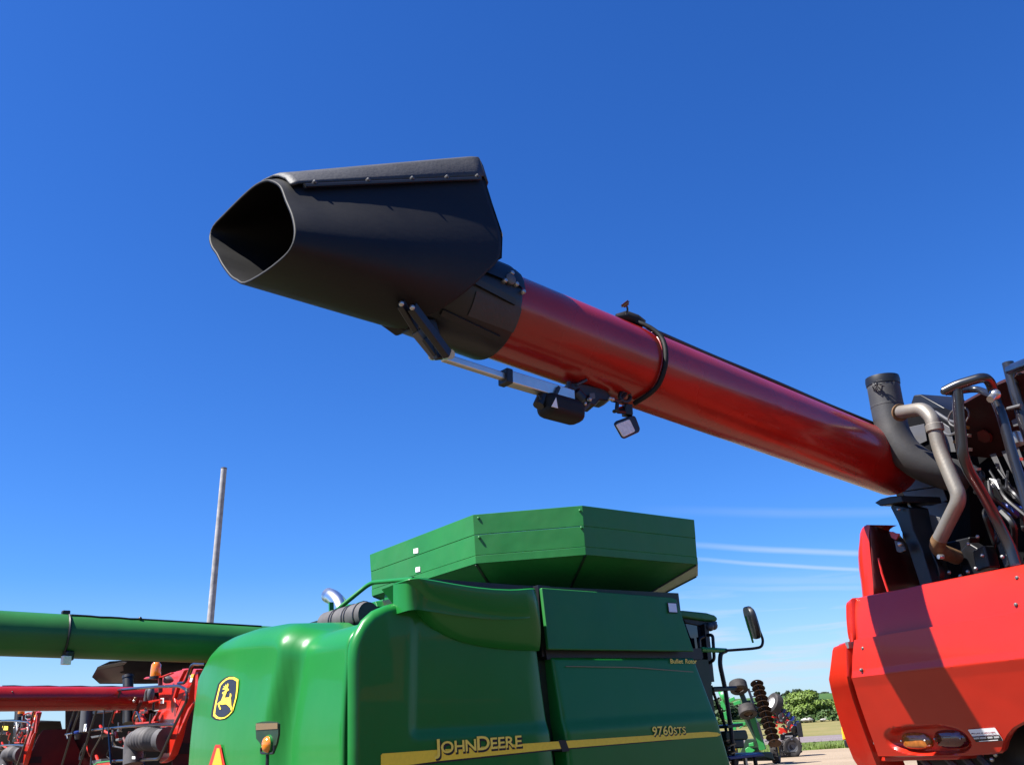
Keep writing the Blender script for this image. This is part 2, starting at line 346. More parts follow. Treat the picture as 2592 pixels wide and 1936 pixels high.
k = gp(2132, 240); tree('bushy_tree', k, 4.4, 3.0, 'pale green tree half hidden by the edge of the red combine', LEAF, 5000, .30, seed=6, low=.02)
for i, (px, hh, rr) in enumerate([(1974, 3.6, 2.0), (1991, 2.6, 1.7), (2003, 3.8, 2.1), (2022, 4.4, 2.2), (2034, 4.2, 2.6), (2069, 3.2, 1.9), (2084, 1.4, 1.1), (2096, 2.0, 2.8)]):
    b = gp(px, 560); b.z = hill_z(b.x, b.y) - .3
    L = ['round dark tree standing alone on the hilltop nearest the white rimmed wheel', 'low dark tree on the hilltop, second from the white rimmed wheel', 'taller dark tree on the hilltop, third from the white rimmed wheel', 'dark hilltop tree whose top shows above the left of the big tree', 'dark hilltop tree whose top shows above the middle of the big tree', 'lone dark tree on the hilltop just right of the big tree', 'tiny dark shrub on the hilltop skyline', 'wide low dark tree on the skyline touching the red combine'][i]
    tree('distant_tree', b, hh, rr, L, LEAFD, 420, .42, group='dark trees on the hilltop', seed=20 + i, low=.1)
for i, (px, hh, rr) in enumerate([(1790, 7, 6), (1812, 9, 7), (1838, 7.5, 7), (1862, 6.5, 6), (1886, 6.5, 6)]):
    b = gp(px, 330); b.z = 0
    tree('distant_tree', b, hh, rr, ['dull green tree nearest the cab ladder, behind the disc harrow', 'tallest dull green tree behind the upper gauge wheel', 'dull green tree seen between the two gauge wheels', 'low dull green tree behind the harrow gang bar', 'dull green tree just left of the upper rusty discs'][i], LEAFD, 800, .8, group='trees behind the disc harrow', seed=40 + i, low=.05)
def hedge():
    mb = MB(); rnd = random.Random(4); c = gp(2060, 226)
    for _ in range(9000):
        x = c.x + rnd.uniform(-150, 60); y = c.y + (x - c.x) * rd.y / rd.x * .4 + rnd.gauss(0, 2.2); h = (1.5 + 1.0 * math.sin(x * .35) * math.sin(x * .13 + 2)) * rnd.random() ** .6
        p = V((x, y, max(.05, h))); nn = V((rnd.gauss(0, 1), rnd.gauss(0, 1) - .4, rnd.gauss(0, 1) + .8)).normalized(); a = nn.orthogonal().normalized(); b = nn.cross(a); q = rnd.uniform(.2, .5)
        mb.add([p - a * q, p - b * q, p + a * q, p + b * q], [(0, 1, 2, 3)])
    o = mb.build('hedge', LEAFH); tag(o, 'long low scrubby green hedge beyond the tan field', 'hedge', kind='stuff')
hedge()
def verge():
    mb = MB(); rnd = random.Random(9)
    for _ in range(9000):
        t = rnd.uniform(-30, 26); dd = abs(rnd.gauss(0, .5)) if rnd.random() < .6 else rnd.uniform(0, rd0 - .4)
        p = ra + rd * t + rn * (dd + .1); h = rnd.uniform(.04, .13) * (2.0 if (math.sin(t * 1.1) + math.sin(t * .37)) > .9 else 1); a = rnd.uniform(0, 6.3); s = V((math.cos(a), math.sin(a), 0)) * .03
        mb.add([p - s, p + s, p + V((rnd.gauss(0, .06), rnd.gauss(0, .06), h))], [(0, 1, 2)])
    o = mb.build('verge_grass', LEAF); tag(o, 'uneven green grass along the edge of the gravel lot', 'grass', kind='stuff')
verge()
for i, (px, s) in enumerate([(2040, 1.0), (2082, .55)]):
    b = gp(px, 222); mb = MB(); mb.ball((0, 0, .35 * s), 1.0 * s, 9, 6, (1.4, 1, .45)); rnd = random.Random(i)
    mb.v = [tuple(c * (1 + rnd.uniform(-.16, .16)) for c in p) for p in mb.v]
    o = mb.build('boulder', ROCK, ang=20); o.location = b + V((0, 0, .25)); tag(o, ['larger pale stone slab lying at the foot of the big tree', 'smaller pale stone lying in the hedge right of the big tree'][i], 'stone', 'pale stones by the hedge')
def pole():
    top, bot = ray(567, 1185), ray(532, 1575); d = 42.0
    T = EYEP + top * (d / top.y); B = EYEP + bot * (d / bot.y); ax = (T - B).normalized(); G0 = B - ax * (B.z / ax.z)
    e = empty('utility_pole', G0); tag(e, 'bare weathered grey wooden pole without wires, leaning slightly', 'pole')
    mb = MB(); mb.tube([V((0, 0, 0)) - ax * .5, ax * 6, ax * ((T - G0).length)], [.17, .155, .135], 12); mb.build('shaft', POLE, e)
    mb = MB(); mb.lathe([(.139, -.03), (.142, .02), (.08, .045)], T - G0, ax, 12, True); mb.build('cap', GREY, e)
pole()

# ------------------------------------------------------------------ green combine
G = Frame(-1.709, 9.2216, 53)
gc = G.empty('combine_harvester'); tag(gc, 'large green combine with yellow stripe and lettering along its side', 'combine')
gs = lambda x, y, v=0.0: G.P(x, y, 1, v)
def wheel(parent, c, r, w, ax=(0, 1, 0), rim=YEL, lugs=True, name='wheel'):
    ax = V(ax).normalized(); mb = MB(); h = w / 2
    prof = [(r * .55, -h * .8), (r * .72, -h), (r * .93, -h * .95), (r, -h * .7), (r, h * .7), (r * .93, h * .95), (r * .72, h), (r * .55, h * .8)]
    mb.lathe(prof, c, ax, 32)
    if lugs:
        x = ax.orthogonal().normalized(); y = ax.cross(x)
        for k in range(22):
            a = k * math.pi * 2 / 22; o = V(c) + (x * math.cos(a) + y * math.sin(a)) * r
            a2 = a + .10; p2 = V(c) + (x * math.cos(a2) + y * math.sin(a2)) * r
            s = 1 if k % 2 else -1
            mb.bar(o + ax * (h * .8 * s), p2, .05, .06, (x * math.cos(a) + y * math.sin(a)))
    t = mb.build(name, TYRE, parent)
    mb = MB(); mb.lathe([(r * .02, -h * .25), (r * .3, -h * .25), (r * .34, -h * .5), (r * .54, -h * .6), (r * .57, -h * .8), (r * .57, h * .8), (r * .54, h * .6), (r * .34, h * .4), (r * .02, h * .3)], c, ax, 24); mb.build('rim', rim, t); return t
# --- inner structure
mb = MB(); mb.box((2.75, 2.25, 1.75), (5.0, 4.0, 1.3)); mb.box((3.1, 2.25, 2.8), (3.6, 3.9, .9)); mb.build('chassis', DGREEN, gc)
# --- rear side panel (height field with rounded rear/top edges and a recess)
def rim_v(d, r):
    d = max(0, min(d, r)); return r - math.sqrt(max(0, r * r - (r - d) ** 2))
def dist_poly(p, poly):
    best = 9
    for a, b in zip(poly, poly[1:]):
        ab = (b[0] - a[0], b[1] - a[1]); l2 = ab[0] ** 2 + ab[1] ** 2 + 1e-12
        t = max(0, min(1, ((p[0] - a[0]) * ab[0] + (p[1] - a[1]) * ab[1]) / l2)); best = min(best, math.hypot(p[0] - a[0] - ab[0] * t, p[1] - a[1] - ab[1] * t))
    return best
def recess(u, w):
    base = 1.655 + .02 * sm(2.0, 4.9, u)
    e = sm(base - .035, base + .10, w)                        # step down above the stripe, facing up
    e *= sm(.60, .72, u - .05 * (w - 1.7))                                   # and forward of the rear margin
    return .03 * e * (1 - .35 * sm(3.5, 5.0, u)) + .12 * max(0, w - 1.72) * sm(2.25, 2.5, u)
rtop = [gs(*q) for q in [(889, 1680), (891, 1650), (896, 1622), (905, 1598), (925, 1565), (950, 1543), (985, 1528), (1020, 1521), (1056, 1520)]]
rtu = [p.x for p in rtop] + [1.2, 2.4]; rtw = [p.z for p in rtop] + [2.96, 2.75]
def rear_side():
    mb = MB(); outline = [(rtu[0] - .004, .6)] + list(zip(rtu, rtw)); R = .085; rows = []
    us = [rtu[0] + d for d in (0, .004, .012, .025, .04, .06, .085, .11, .15, .2, .26, .33, .4, .47, .54)] + [.56 + .04 * k for k in range(8)] + [.9 + .075 * k for k in range(20)]
    ugap = lambda w: pl([1.2, 2.52], [2.42, 2.31], w)
    us = [u for u in us if u < 2.25] + [2.26, 2.30]
    ts = [i / 60 for i in range(54)] + [.90 + .1 * (i / 22) ** .6 for i in range(23)]
    for u in us:
        wt = pl(rtu, rtw, u); row = []
        for t in ts:
            w = lerp(.62, wt, t); uu = u if u < 2.2 else u + (ugap(w) - 2.31)
            d = dist_poly((uu, w), outline); v = rim_v(d, R) + recess(uu, w)
            if u >= 2.3: v += .03
            row.append((uu, v, w))
        rows.append(row)
    mb.grid(rows, flip=True)
    # turn-in along the rear and top edge
    edge = [rows[0][k] for k in range(len(ts))] + [r[-1] for r in rows[1:]]
    mb.grid([edge, [(p[0] + (.02 if i < len(ts) else 0), p[1] + .012, p[2] - .004) for i, p in enumerate(edge)]], flip=False)
    return mb.build('side_panel', GREEN, gc, ang=50)
rear_side()
def front_side():
    mb = MB(); a0, a1 = gs(1413, 1660), gs(1440, 1936); b0, b1 = gs(1772, 1662), gs(1848, 1925); rows = []
    top = lambda s: lerp(a0.z, b0.z, s)
    def eu(A, B, w): return lerp(A.x, B.x, (w - A.z) / (B.z - A.z))
    ss = [0, .003, .008, .016] + [.03 + .032 * k for k in range(30)] + [.984, .992, .997, 1]
    for s in ss:
        row = []
        for k in range(62):
            wt = top(s); w = lerp(.62, wt, k / 61) if k < 56 else wt - (61 - k) ** 1.6 * .004
            L, Rr = eu(a0, a1, w), eu(b0, b1, w); u = lerp(L, Rr, s)
            d = min(u - L, Rr - u, wt - w); row.append((u, rim_v(d, .035) + recess(u, w), w))
        row.sort(key=lambda p: p[2]); rows.append(row)
    mb.grid(rows, flip=True); edge = [r[-1] for r in rows]; mb.grid([edge, [(p[0], p[1] + .2, p[2]) for p in edge]], flip=False)
    for r, f in ((rows[0], True), (rows[-1], False)): mb.grid([r, [(p[0], p[1] + .2, p[2]) for p in r]], flip=f)
    return mb.build('side_panel', GREEN, gc, ang=50)
front_side()
# upper front panel with its white label
mb = MB(); q = [gs(*a, .07 if a[1] < 1600 else -.02) for a in [(1371, 1487), (1500, 1496), (1700, 1511.5), (1712, 1516), (1757, 1648), (1389, 1643)]]
mb.prism(q, (0, .05, 0)); mb.build('upper_panel', GREENF, gc, bev=.012)
mb = MB(); q = [gs(*a, .045 if a[1] < 1535 else .025) for a in [(1691, 1526), (1711, 1527), (1714, 1549), (1694, 1548)]]; mb.prism(q, (0, -.004, 0)); p = mb.build('label_plate', WHITE, gc)
mb = MB(); q = [gs(*a, .047 if a[1] < 1535 else .027) for a in [(1689, 1524), (1713, 1525), (1716, 1551), (1692, 1550)]]; mb.prism(q, (0, .002, 0)); mb.build('label_border', INK, p)
mb = MB(); q = [gs(*a, .16) for a in [(1362, 1480), (1392, 1483), (1420, 1665), (1372, 1660)]]; mb.prism(q, (0, .1, 0)); q = [gs(*a, .14) for a in [(1380, 1640), (1775, 1640), (1778, 1668), (1385, 1668)]]; mb.prism(q, (0, .1, 0)); mb.build('panel_seal', BLACK, gc)
# intake bulge
def bulge():
    bot = [gs(*q) for q in [(1047, 1536), (1070, 1563), (1100, 1590), (1135, 1609), (1170, 1623), (1210, 1633), (1250, 1639), (1300, 1644), (1366, 1646)]]
    top = [gs(*q, -.26) for q in [(1034, 1467), (1044, 1464), (1062, 1464), (1100, 1470), (1150, 1479), (1200, 1487), (1250, 1492), (1300, 1494), (1364, 1489)]]
    def samp(L, s):
        x = s * (len(L) - 1); i = min(int(x), len(L) - 2); return L[i].lerp(L[i + 1], x - i)
    mb = MB(); rows = []
    ss = [0, .01, .03, .06, .09, .12, .16, .2, .25] + [.3 + .05 * k for k in range(13)] + [.93, .96, .98, .99, 1]
    for s in ss:
        B, T = samp(bot, s), samp(top, s); row = []
        e = (1 - (1 - min(1, s / .28)) ** 2.2) ** .5 * (1 - .25 * max(0, (s - .97) / .03))
        for k in range(25):
            t = k / 24; f = math.sin(min(1, t * 1.02) * math.pi / 2) ** .75
            row.append((lerp(B.x, T.x, t), -.27 * f * e + .012, lerp(B.z, T.z, t)))
        rows.append(row)
    mb.grid(rows, flip=True); edge = [r[-1] for r in rows]
    mb.grid([edge, [(p[0], p[1] + .012, p[2] + .012) for p in edge], [(p[0], p[1] + .035, p[2] + .012) for p in edge], [(p[0], p[1] + .045, p[2] - .01) for p in edge], [(p[0], p[1] + .05, p[2] - .3) for p in edge]], flip=True)
    eb = [r_[0] for r_ in rows]; mb.grid([eb, [(p[0], p[1] + .16, p[2] + .015) for p in eb]], flip=False)
    e0 = rows[0]; mb.grid([e0, [(p[0] + .03, p[1] + .35, p[2]) for p in e0]], flip=False)
    e1 = rows[-1]; mb.grid([e1, [(p[0] + .012, p[1] + .02, p[2]) for p in e1], [(p[0], p[1] + .4, p[2]) for p in e1]], flip=True)
    return mb.build('intake_bulge', GREEN, gc, ang=60)
bulge()
mb = MB(); q = [gs(*a, .02) for a in [(1038, 1475), (1050, 1461), (1320, 1481), (1330, 1500), (1200, 1500), (1100, 1490)]]; mb.prism(q, (0, .3, 0)); mb.build('intake_screen', BLACK, gc)
# --- rear hood
def hood_u(v, w):
    sh = lerp(.08, -.14, sm(1.5, 2.8, w))
    a = -.21 * sm(1.33 + sh, 1.62 + sh, v) - .05 * sm(1.7, 2.8, v) + .07 * sm(3.3, 4.1, v)
    return a + .45 * max(0, (v - 4.0) / .6) ** 3.0 + .09 * sm(1.6, 3.2, w)
def hood_pt(px, py, off):
    u = -.2
    for _ in range(6):
        p = G.P(px, py, 0, u); u = hood_u(p.y, p.z)
    p = G.P(px, py, 0, u - off); return p
def hood():
    mb = MB(); vs = [.20, .205, .215, .24, .27, .3, .45, .6, .8, .95, 1.05, 1.12, 1.18, 1.24, 1.3, 1.36, 1.42, 1.48, 1.54, 1.6, 1.66, 1.75, 1.9, 2.1, 2.3, 2.6, 2.9, 3.2, 3.5, 3.8, 4.0, 4.15, 4.3, 4.4, 4.48, 4.54, 4.58, 4.6]
    def uoff(v, w):
        sh = lerp(.08, -.14, sm(1.5, 2.8, w))
        a = -.21 * sm(1.33 + sh, 1.62 + sh, v) - .05 * sm(1.7, 2.8, v) + .07 * sm(3.3, 4.1, v)
        a += .45 * max(0, (v - 4.0) / .6) ** 3.0
        if v < .27: a += rim_v(v - .20, .035)
        return a
    def wtop(v): return pl([.1, .9, 1.15, 1.35, 1.6, 1.9, 2.6, 3.4, 3.8, 4.1, 4.3, 4.45, 4.6], [2.80, 2.81, 2.80, 2.85, 2.94, 2.98, 3.01, 3.0, 2.94, 2.80, 2.66, 2.46, 2.2], v)
    rows = []
    for v in vs:
        wt = wtop(v); row = []; r = .28; lean = .10
        for k in range(34):
            w = lerp(.75, wt - r, k / 33); row.append(V((uoff(v, w) + lean * sm(1.6, 3.2, w) * .9, v, w)))
        b = row[-1]
        for k in range(1, 13):
            a = k / 12 * math.pi / 2; row.append(V((b.x + r * 1.25 * (1 - math.cos(a)), v, b.z + r * math.sin(a))))
        row.append(V((b.x + .9, v, wt + .02))); rows.append(row)
    L = rows[-1]; rows.append([V((p.x + .9, p.y + .03, p.z)) for p in L])
    R0 = rows[0]; rows.insert(0, [V((p.x + .3, p.y - .005, p.z)) for p in R0])
    mb.grid(rows, flip=False); return mb.build('rear_hood', GREEN, gc, ang=60)
hood()
mb = MB(); mb.box((.30, .24, 1.72), (.12, .18, 2.0)); mb.build('hood_gap_seal', BLACK, gc)
# emblem on the hood
gr = lambda x, y, u=-.2: G.P(x, y, 0, u)
z4 = lambda x, y: (460 + x / 5.777, 1650 + y / 5.777)
def plate(name, pts, u, th, m, parent, bev=0): mb = MB(); mb.prism([hood_pt(*z4(*q), u) for q in pts], (-th, 0, 0)); return mb.build(name, m, parent, bev=bev)
UH = -.235
shield_o = [(700, 362), (765, 362), (832, 398), (826, 520), (806, 660), (752, 858), (690, 925), (630, 965), (565, 978), (505, 965), (463, 928), (472, 850), (498, 715), (532, 575), (560, 470), (600, 425), (650, 385)]
cx = sum(p[0] for p in shield_o) / len(shield_o); cy = sum(p[1] for p in shield_o) / len(shield_o)
sc_ = lambda k: [(cx + (x - cx) * k, cy + (y - cy) * (1 - (1 - k) * .62)) for x, y in shield_o]
em = plate('emblem', sc_(1.06), -.015, .021, INK, gc)
plate('emblem_border', sc_(1.0), .0075, .003, LOGOY, em)
plate('emblem_field', sc_(.84), .0115, .003, NAVY, em)
deer = [(660, 575), (690, 555), (684, 535), (672, 520), (682, 505), (685, 480), (676, 452), (668, 480), (668, 500), (655, 490), (648, 466), (640, 488), (648, 508), (634, 505), (618, 492), (615, 505), (632, 522), (606, 528), (600, 545), (640, 545), (632, 570), (605, 580), (592, 600), (610, 612), (606, 640), (592, 670), (580, 705), (545, 732), (526, 750), (540, 790), (556, 835), (572, 838), (574, 825), (556, 785), (556, 758), (592, 765), (640, 758), (660, 762), (690, 790), (715, 815), (720, 845), (738, 850), (740, 815), (724, 775), (722, 700), (718, 672), (728, 640), (722, 605), (708, 600), (706, 640), (694, 660), (650, 662), (634, 668), (640, 630), (655, 600)]
plate('emblem_deer', deer, .0155, .003, LOGOY, em)
# slow-moving sign and amber lamp on a stalk
z4b = lambda x, y: (460 + x / 4.171, 1540 + y / 4.171)
def plate2(name, pts, u, th, m, parent, bev=0): mb = MB(); mb.prism([(hood_pt(*z4b(*q), -u) if u > -.2 else gr(*z4b(*q), u)) for q in pts], (-th, 0, 0)); return mb.build(name, m, parent, bev=bev)
sg = plate2('warning_triangle', [(360, 1434), (410, 1434), (490, 1800), (240, 1800)], -.02, .006, REDREF, gc)
plate2('triangle_centre', [(373, 1470), (398, 1470), (455, 1800), (280, 1800)], -.028, .003, ORANGE, sg)
lb = plate2('light_bracket', [(778, 1240), (790, 1205), (850, 1190), (920, 1186), (1000, 1196), (1020, 1215), (1018, 1330), (1000, 1420), (970, 1500), (870, 1500), (820, 1410), (785, 1370)], -.50, -.02, DGREEN, gc)
plate2('reflector_strip', [(786, 1210), (1014, 1204), (1014, 1266), (786, 1280)], -.503, .004, AMBERD, lb)
c = gr(*z4b(905, 1432), -.52); mb = MB(); mb.lathe([(.005, -.050), (.035, -.047), (.062, -.034), (.075, -.012), (.078, .0)], c, (1, 0, 0), 20); lm = mb.build('marker_lamp', AMBER, gc)
mb = MB(); mb.lathe([(.072, .0), (.088, -.005), (.088, .03), (.06, .05)], c, (1, 0, 0), 20, True); mb.build('lamp_bezel', GREENF, lm)
mb = MB(); a = gr(*z4b(907, 1520), -.48); mb.tube([a, a + V((0, 0, -.9))], .018, 8); b = gr(*z4b(838, 1500), -.51); d = gr(*z4b(975, 1500), -.51); mb.tube(bend([b + V((0, 0, .03)), b + V((0, 0, -.02)), d + V((0, 0, -.02)), d + V((0, 0, .05))], .03), .012, 6); mb.build('lamp_stalk', BLACK, gc)
# --- stripe and lettering
sv = -.004
mb = MB(); mb.prism([gs(*q, sv) for q in [(968, 1906), (1100, 1897), (1400, 1876), (1700, 1856.5), (1790, 1851), (1815, 1853), (1825, 1858), (1815, 1863), (1700, 1871), (1400, 1895.5), (1110, 1925), (968, 1944), (964, 1940), (964, 1910)]], (0, -.003, 0)); st = mb.build('stripe', YEL, gc)
mb = MB(); mb.prism([gs(*q, -.002) for q in [(966, 1941), (1110, 1924), (1400, 1894.5), (1700, 1870), (1700, 1873), (1400, 1899), (1110, 1930), (966, 1948)]], (0, -.003, 0)); mb.build('stripe_edge', INK, st)
mb = MB(); mb.prism([gs(*q, -.009) for q in [(1413, 1872), (1432, 1872), (1442, 1900), (1424, 1902)]], (0, .2, 0)); mb.build('panel_gap', INK, gc)
def side_text(name, txt, p0, p1, ptop, sizes=None, off=.018, shadow=True, vv=-.009):
    A, B, T = gs(*p0, vv), gs(*p1, vv), gs(*ptop, vv); hg = T.z - A.z
    t = text_mesh(name, txt, YELL, gc, A, B, hg, (0, -1, 0), off, .004, sizes)
    if shadow:
        dx = V((hg * .10, 0, -hg * .13)); text_mesh('letter_shadow', txt, INK, t, A + dx, B + dx, hg, (0, -1, 0), off + .02, .001, sizes)
side_text('side_lettering', 'JOHN DEERE', (1099, 1907), (1321, 1887.5), (1112, 1869.5), [('J', 1.15), ('O', .92), ('H', .92), ('N', .92), ('D', 1.12), ('E', .92), ('E', .92), ('R', .92), ('E', .92)])
side_text('model_lettering', '9760STS', (1652, 1861), (1736, 1855), (1653, 1838), [('9', 1), ('7', 1), ('6', 1), ('0', 1), ('S', .78), ('T', .78), ('S', .78)])
side_text('rotor_lettering', 'Bullet', (1697, 1678), (1729, 1678.2), (1698, 1667), None, .02, False, .085); side_text('rotor_lettering', 'Rotor', (1735, 1678.3), (1764, 1678.5), (1736, 1667), None, .02, False, .085)
mb = MB(); mb.prism([gs(*q, .085) for q in [(1432, 1685), (1600, 1687), (1755, 1699), (1756, 1701), (1600, 1689.6), (1432, 1687)]], (0, -.003, 0)); mb.build('pinstripe', AMBERD, gc)
# --- grain tank extension
T = [G.loc(ground(*q, 4.2)) for q in [(933, 1403), (1205, 1303), (1475, 1279), (1752, 1322)]]
CV = (T[0].y + T[1].y) / 2
a_ = T[1].y; rim = [V((2.10, 2 * CV - a_, 4.2)), V((2.10, a_, 4.2)), V((3.10, 0.0, 4.2)), V((5.12, 0.06, 4.2)), V((5.9, .8, 4.2)), V((5.9, 2 * CV - .8, 4.2)), V((5.12, 2 * CV - .06, 4.2)), V((3.10, 2 * CV, 4.2))]
cen = V((4.0, CV, 0))
def ring(z, inset, dz=0): return [V((p.x, p.y, z)) + (V((cen.x, cen.y, 0)) - V((p.x, p.y, 0))).normalized() * inset for p in rim]
bands = [(4.2, 3.952, 0.0), (3.947, 3.70, .002), (3.695, 3.60, -.003)]
for i in range(8):
    j = (i + 1) % 8
    for (zt, zb, ins) in bands:
        t_, b_ = ring(zt, ins + (4.2 - zt) * .05), ring(zb, ins + (4.2 - zb) * .05); mb = MB()
        inn = (V((cen.x, cen.y, 0)) - (rim[i] + rim[j]) / 2); inn.z = 0; inn = inn.normalized() * .03
        mb.prism([t_[i], t_[j], b_[j], b_[i]], inn); mb.build('tank_board', GREENF, gc, bev=.004, seg=2)
lo, hi = ring(3.598, .05), None
base = [V((lerp(p.x, cen.x, .44), lerp(p.y, cen.y, .44), 3.17)) for p in rim]
for i in range(8):
    j = (i + 1) % 8; mb = MB(); mb.prism([lo[i], lo[j], base[j], base[i]], (0, 0, .02)); mb.build('hopper_panel', GREENF, gc)
for i in range(8): mb = MB(); mb.bar(lo[i] + V((0, 0, -.005)), base[i] + V((0, 0, -.005)), .03, .02); mb.build('hopper_seam', DGREEN, gc)
mb = MB(); mb.prism(base, (0, 0, -.5)); mb.build('tank_collar', GREENF, gc)
for (x, y) in ((1211, 1311), (1213, 1360), (1468, 1292), (1472, 1335)):
    p = None
    t0 = ring(4.0, .0); d = G.loc(EYEP + ray(x, y)) - G.loc(EYEP); o = G.loc(EYEP); nrm = (rim[2] - rim[1]).cross(V((0, 0, 1))).normalized(); k = (rim[1] - o).dot(nrm) / d.dot(nrm); p = o + d * k
    mb = MB(); mb.lathe([(.016, -.02), (.016, .012), (.008, .018)], p + nrm * -.0, nrm if nrm.y < 0 else -nrm, 8, True); mb.build('bolt', GREENF, gc)
for (x, y, s) in ((1057, 1394, 14), (1062, 1441, 14)):
    q = [G.P(x + a * s / 2, y + b * s / 2, 0, 2.108 + (.03 if y > 1420 else .02)) for a, b in ((-.8, -.7), (.8, -1), (.8, .7), (-.8, 1))]; mb = MB(); mb.prism([V((p.x - .028, p.y, p.z)) for p in q], (.004, 0, 0)); mb.build('reflector', WHITE, gc)
# --- roof-line bits above the hood: rail, exhaust tip, air cleaner, cabinets
gu = lambda x, y, u: G.P(x, y, 0, u)
mb = MB(); mb.tube(bend([gu(843, 1552, 1.0), gu(857, 1540, 1.0), gu(938, 1474, 1.3), gu(1046, 1465, 1.3)], .12), .028, 10); mb.tube(bend([gu(828, 1553, .9), gu(842, 1548, .9), gu(850, 1552, 1.0), gu(852, 1570, 1.0)], .05), .025, 8); mb.tube(bend([gu(873, 1533, 1.2), gu(897, 1533, 1.2), gu(905, 1529, 1.3), gu(921, 1524, 1.3)], .05), .022, 8); mb.tube([gu(897, 1535, 1.2), gu(893, 1542, 1.2)], .022, 8); mb.build('grab_rail', GREEN, gc)
mb = MB(); q = [gu(*a, 1.35) for a in [(868, 1560), (864, 1540), (857, 1524), (845, 1512), (831, 1506)]]; mb.tube(bend(q, .06), [.10] * len(bend(q, .06)), 16, False); e_ = mb.build('exhaust_tip', CHROME, gc, solid=.006)
mb = MB(); mb.bar(gu(840, 1590, 1.1), gu(838, 1524, 1.1), .06, .03, (0, 1, 0)); mb.build('exhaust_bracket', GREEN, gc)
a, b = gu(832, 1583, .85), gu(934, 1558, .95); b.z = a.z + .02; ax = (b - a)
mb = MB(); mb.tube([a, a + ax * .9, b], [.168, .168, .15], 20); ac = mb.build('air_cleaner', HOSE, gc)
for f in (.30, .36, .62, .68, .9):
    mb = MB(); mb.tube([a + ax * (f - .012), a + ax * (f + .012)], .174, 20); mb.build('clamp_band', BLACK, ac)
mb = MB(); q = gu(960, 1512, 1.4); r_ = gu(1034, 1490, 1.4)
mb.prism([gu(*p, 1.4) for p in [(973, 1506), (983, 1499), (985, 1530), (972, 1530)]], (.3, 0, 0)); mb.prism([gu(*p, 1.35) for p in [(987, 1500), (1001, 1494), (1001, 1528), (987, 1528)]], (.3, 0, 0)); mb.prism([gu(*p, 1.32) for p in [(1002, 1493), (1025, 1488), (1025, 1528), (1002, 1528)]], (.3, 0, 0)); mb.prism([gu(*p, 1.38) for p in [(1027, 1487), (1034, 1490), (1034, 1528), (1027, 1528)]], (.3, 0, 0)); mb.prism([gu(*p, 1.45) for p in [(945, 1522), (962, 1518), (972, 1515), (972, 1535), (945, 1535)]], (.3, 0, 0)); mb.prism([gu(*p, 1.2) for p in [(935, 1525), (950, 1521), (955, 1535), (935, 1540)]], (.3, 0, 0)); mb.build('valve_cabinet', GREEN, gc, bev=.008)
mb = MB(); mb.prism([gu(*p, 1.30) for p in [(1007, 1516), (1027, 1512), (1027, 1521), (1007, 1523)]], (.01, 0, 0)); mb.build('caution_label', WHITE, gc)
for p in ((991, 1503), (992, 1517)): mb = MB(); mb.lathe([(.018, 0), (.018, -.02), (.01, -.03)], gu(*p, 1.35), (1, 0, 0), 8, True); mb.build('bolt', STEEL, gc)
mb = MB(); mb.prism([gu(*p, .9) for p in [(783, 1595), (790, 1588), (812, 1584), (826, 1585), (826, 1600), (785, 1600)]], (.1, 0, 0)); mb.build('cable_clip', BLACK, gc)
mb = MB(); mb.prism([gu(*p, .8) for p in [(823, 1577), (836, 1573), (840, 1600), (822, 1600)]], (.3, 0, 0)); mb.build('hood_bracket', GREEN, gc)
# --- cab and front end
gk = lambda x, y, v=.6: G.P(x, y, 1, v)
mb = MB(); mb.prism([gk(*p, .55) for p in [(1715, 1545), (1732, 1544), (1790, 1550), (1810, 1556), (1818, 1563), (1816, 1572), (1790, 1571), (1730, 1562), (1720, 1561)]], (0, 2.6, 0)); mb.build('cab_roof', GREENF, gc, bev=.03, seg=3)
mb = MB(); mb.prism([gk(*p, .6) for p in [(1728, 1562), (1792, 1570), (1816, 1572), (1816, 1586), (1811, 1592), (1803, 1591), (1800, 1596), (1790, 1595), (1783, 1586), (1735, 1576)]], (0, 2.5, 0)); mb.build('roof_lining', BLACK, gc, bev=.012)
for p in ((1797, 1586), (1806, 1583)): mb = MB(); mb.ball(gk(*p, .55), .06, 10, 6); mb.build('work_lamp', GREY, gc)
mb = MB(); mb.prism([gk(*p, .62) for p in [(1735, 1578), (1784, 1586), (1796, 1690), (1802, 1730), (1790, 1730)]], (0, 2.4, 0)); mb.build('cab_glass', GLASS, gc)
mb = MB(); mb.bar(gk(1784, 1580, .58), gk(1799, 1725, .58), .06, .08); mb.bar(gk(1768, 1612, .56), gk(1775, 1665, .56), .04, .04); mb.build('cab_pillar', BLACK, gc)
mb = MB(); mb.tube(bend([gk(1790, 1607, .45), gk(1804, 1606, .35), gk(1808, 1670, .35), gk(1794, 1677, .45)], .10), .022, 8); mb.tube(bend([gk(1781, 1611, .5), gk(1769, 1616, .5), gk(1772, 1655, .5)], .08), .02, 8); mb.build('cab_handle', BLACK, gc)
mb = MB(); mb.tube([gk(1775, 1643, .3), gk(1838, 1646, .3)], .032, 8); mb.build('mirror_mount', LGREEN, gc)
mb = MB(); mb.tube(bend([gk(1836, 1646, .28), gk(1905, 1641, .0), gk(1928, 1637, -.1), gk(1932, 1620, -.1), gk(1921, 1592, -.1)], .10), .018, 8); ma = mb.build('mirror_arm', BLACK, gc)
mc = gk(1903, 1575, -.12); t1, t2 = gk(1890, 1534, -.12), gk(1914, 1616, -.12)
up = (t1 - t2); hh = up.length / 2; up.normalize(); dpt = V((.60, .80, 0)); dpt = (dpt - up * dpt.dot(up)).normalized(); wd = up.cross(dpt)
mb = MB(); rows = []
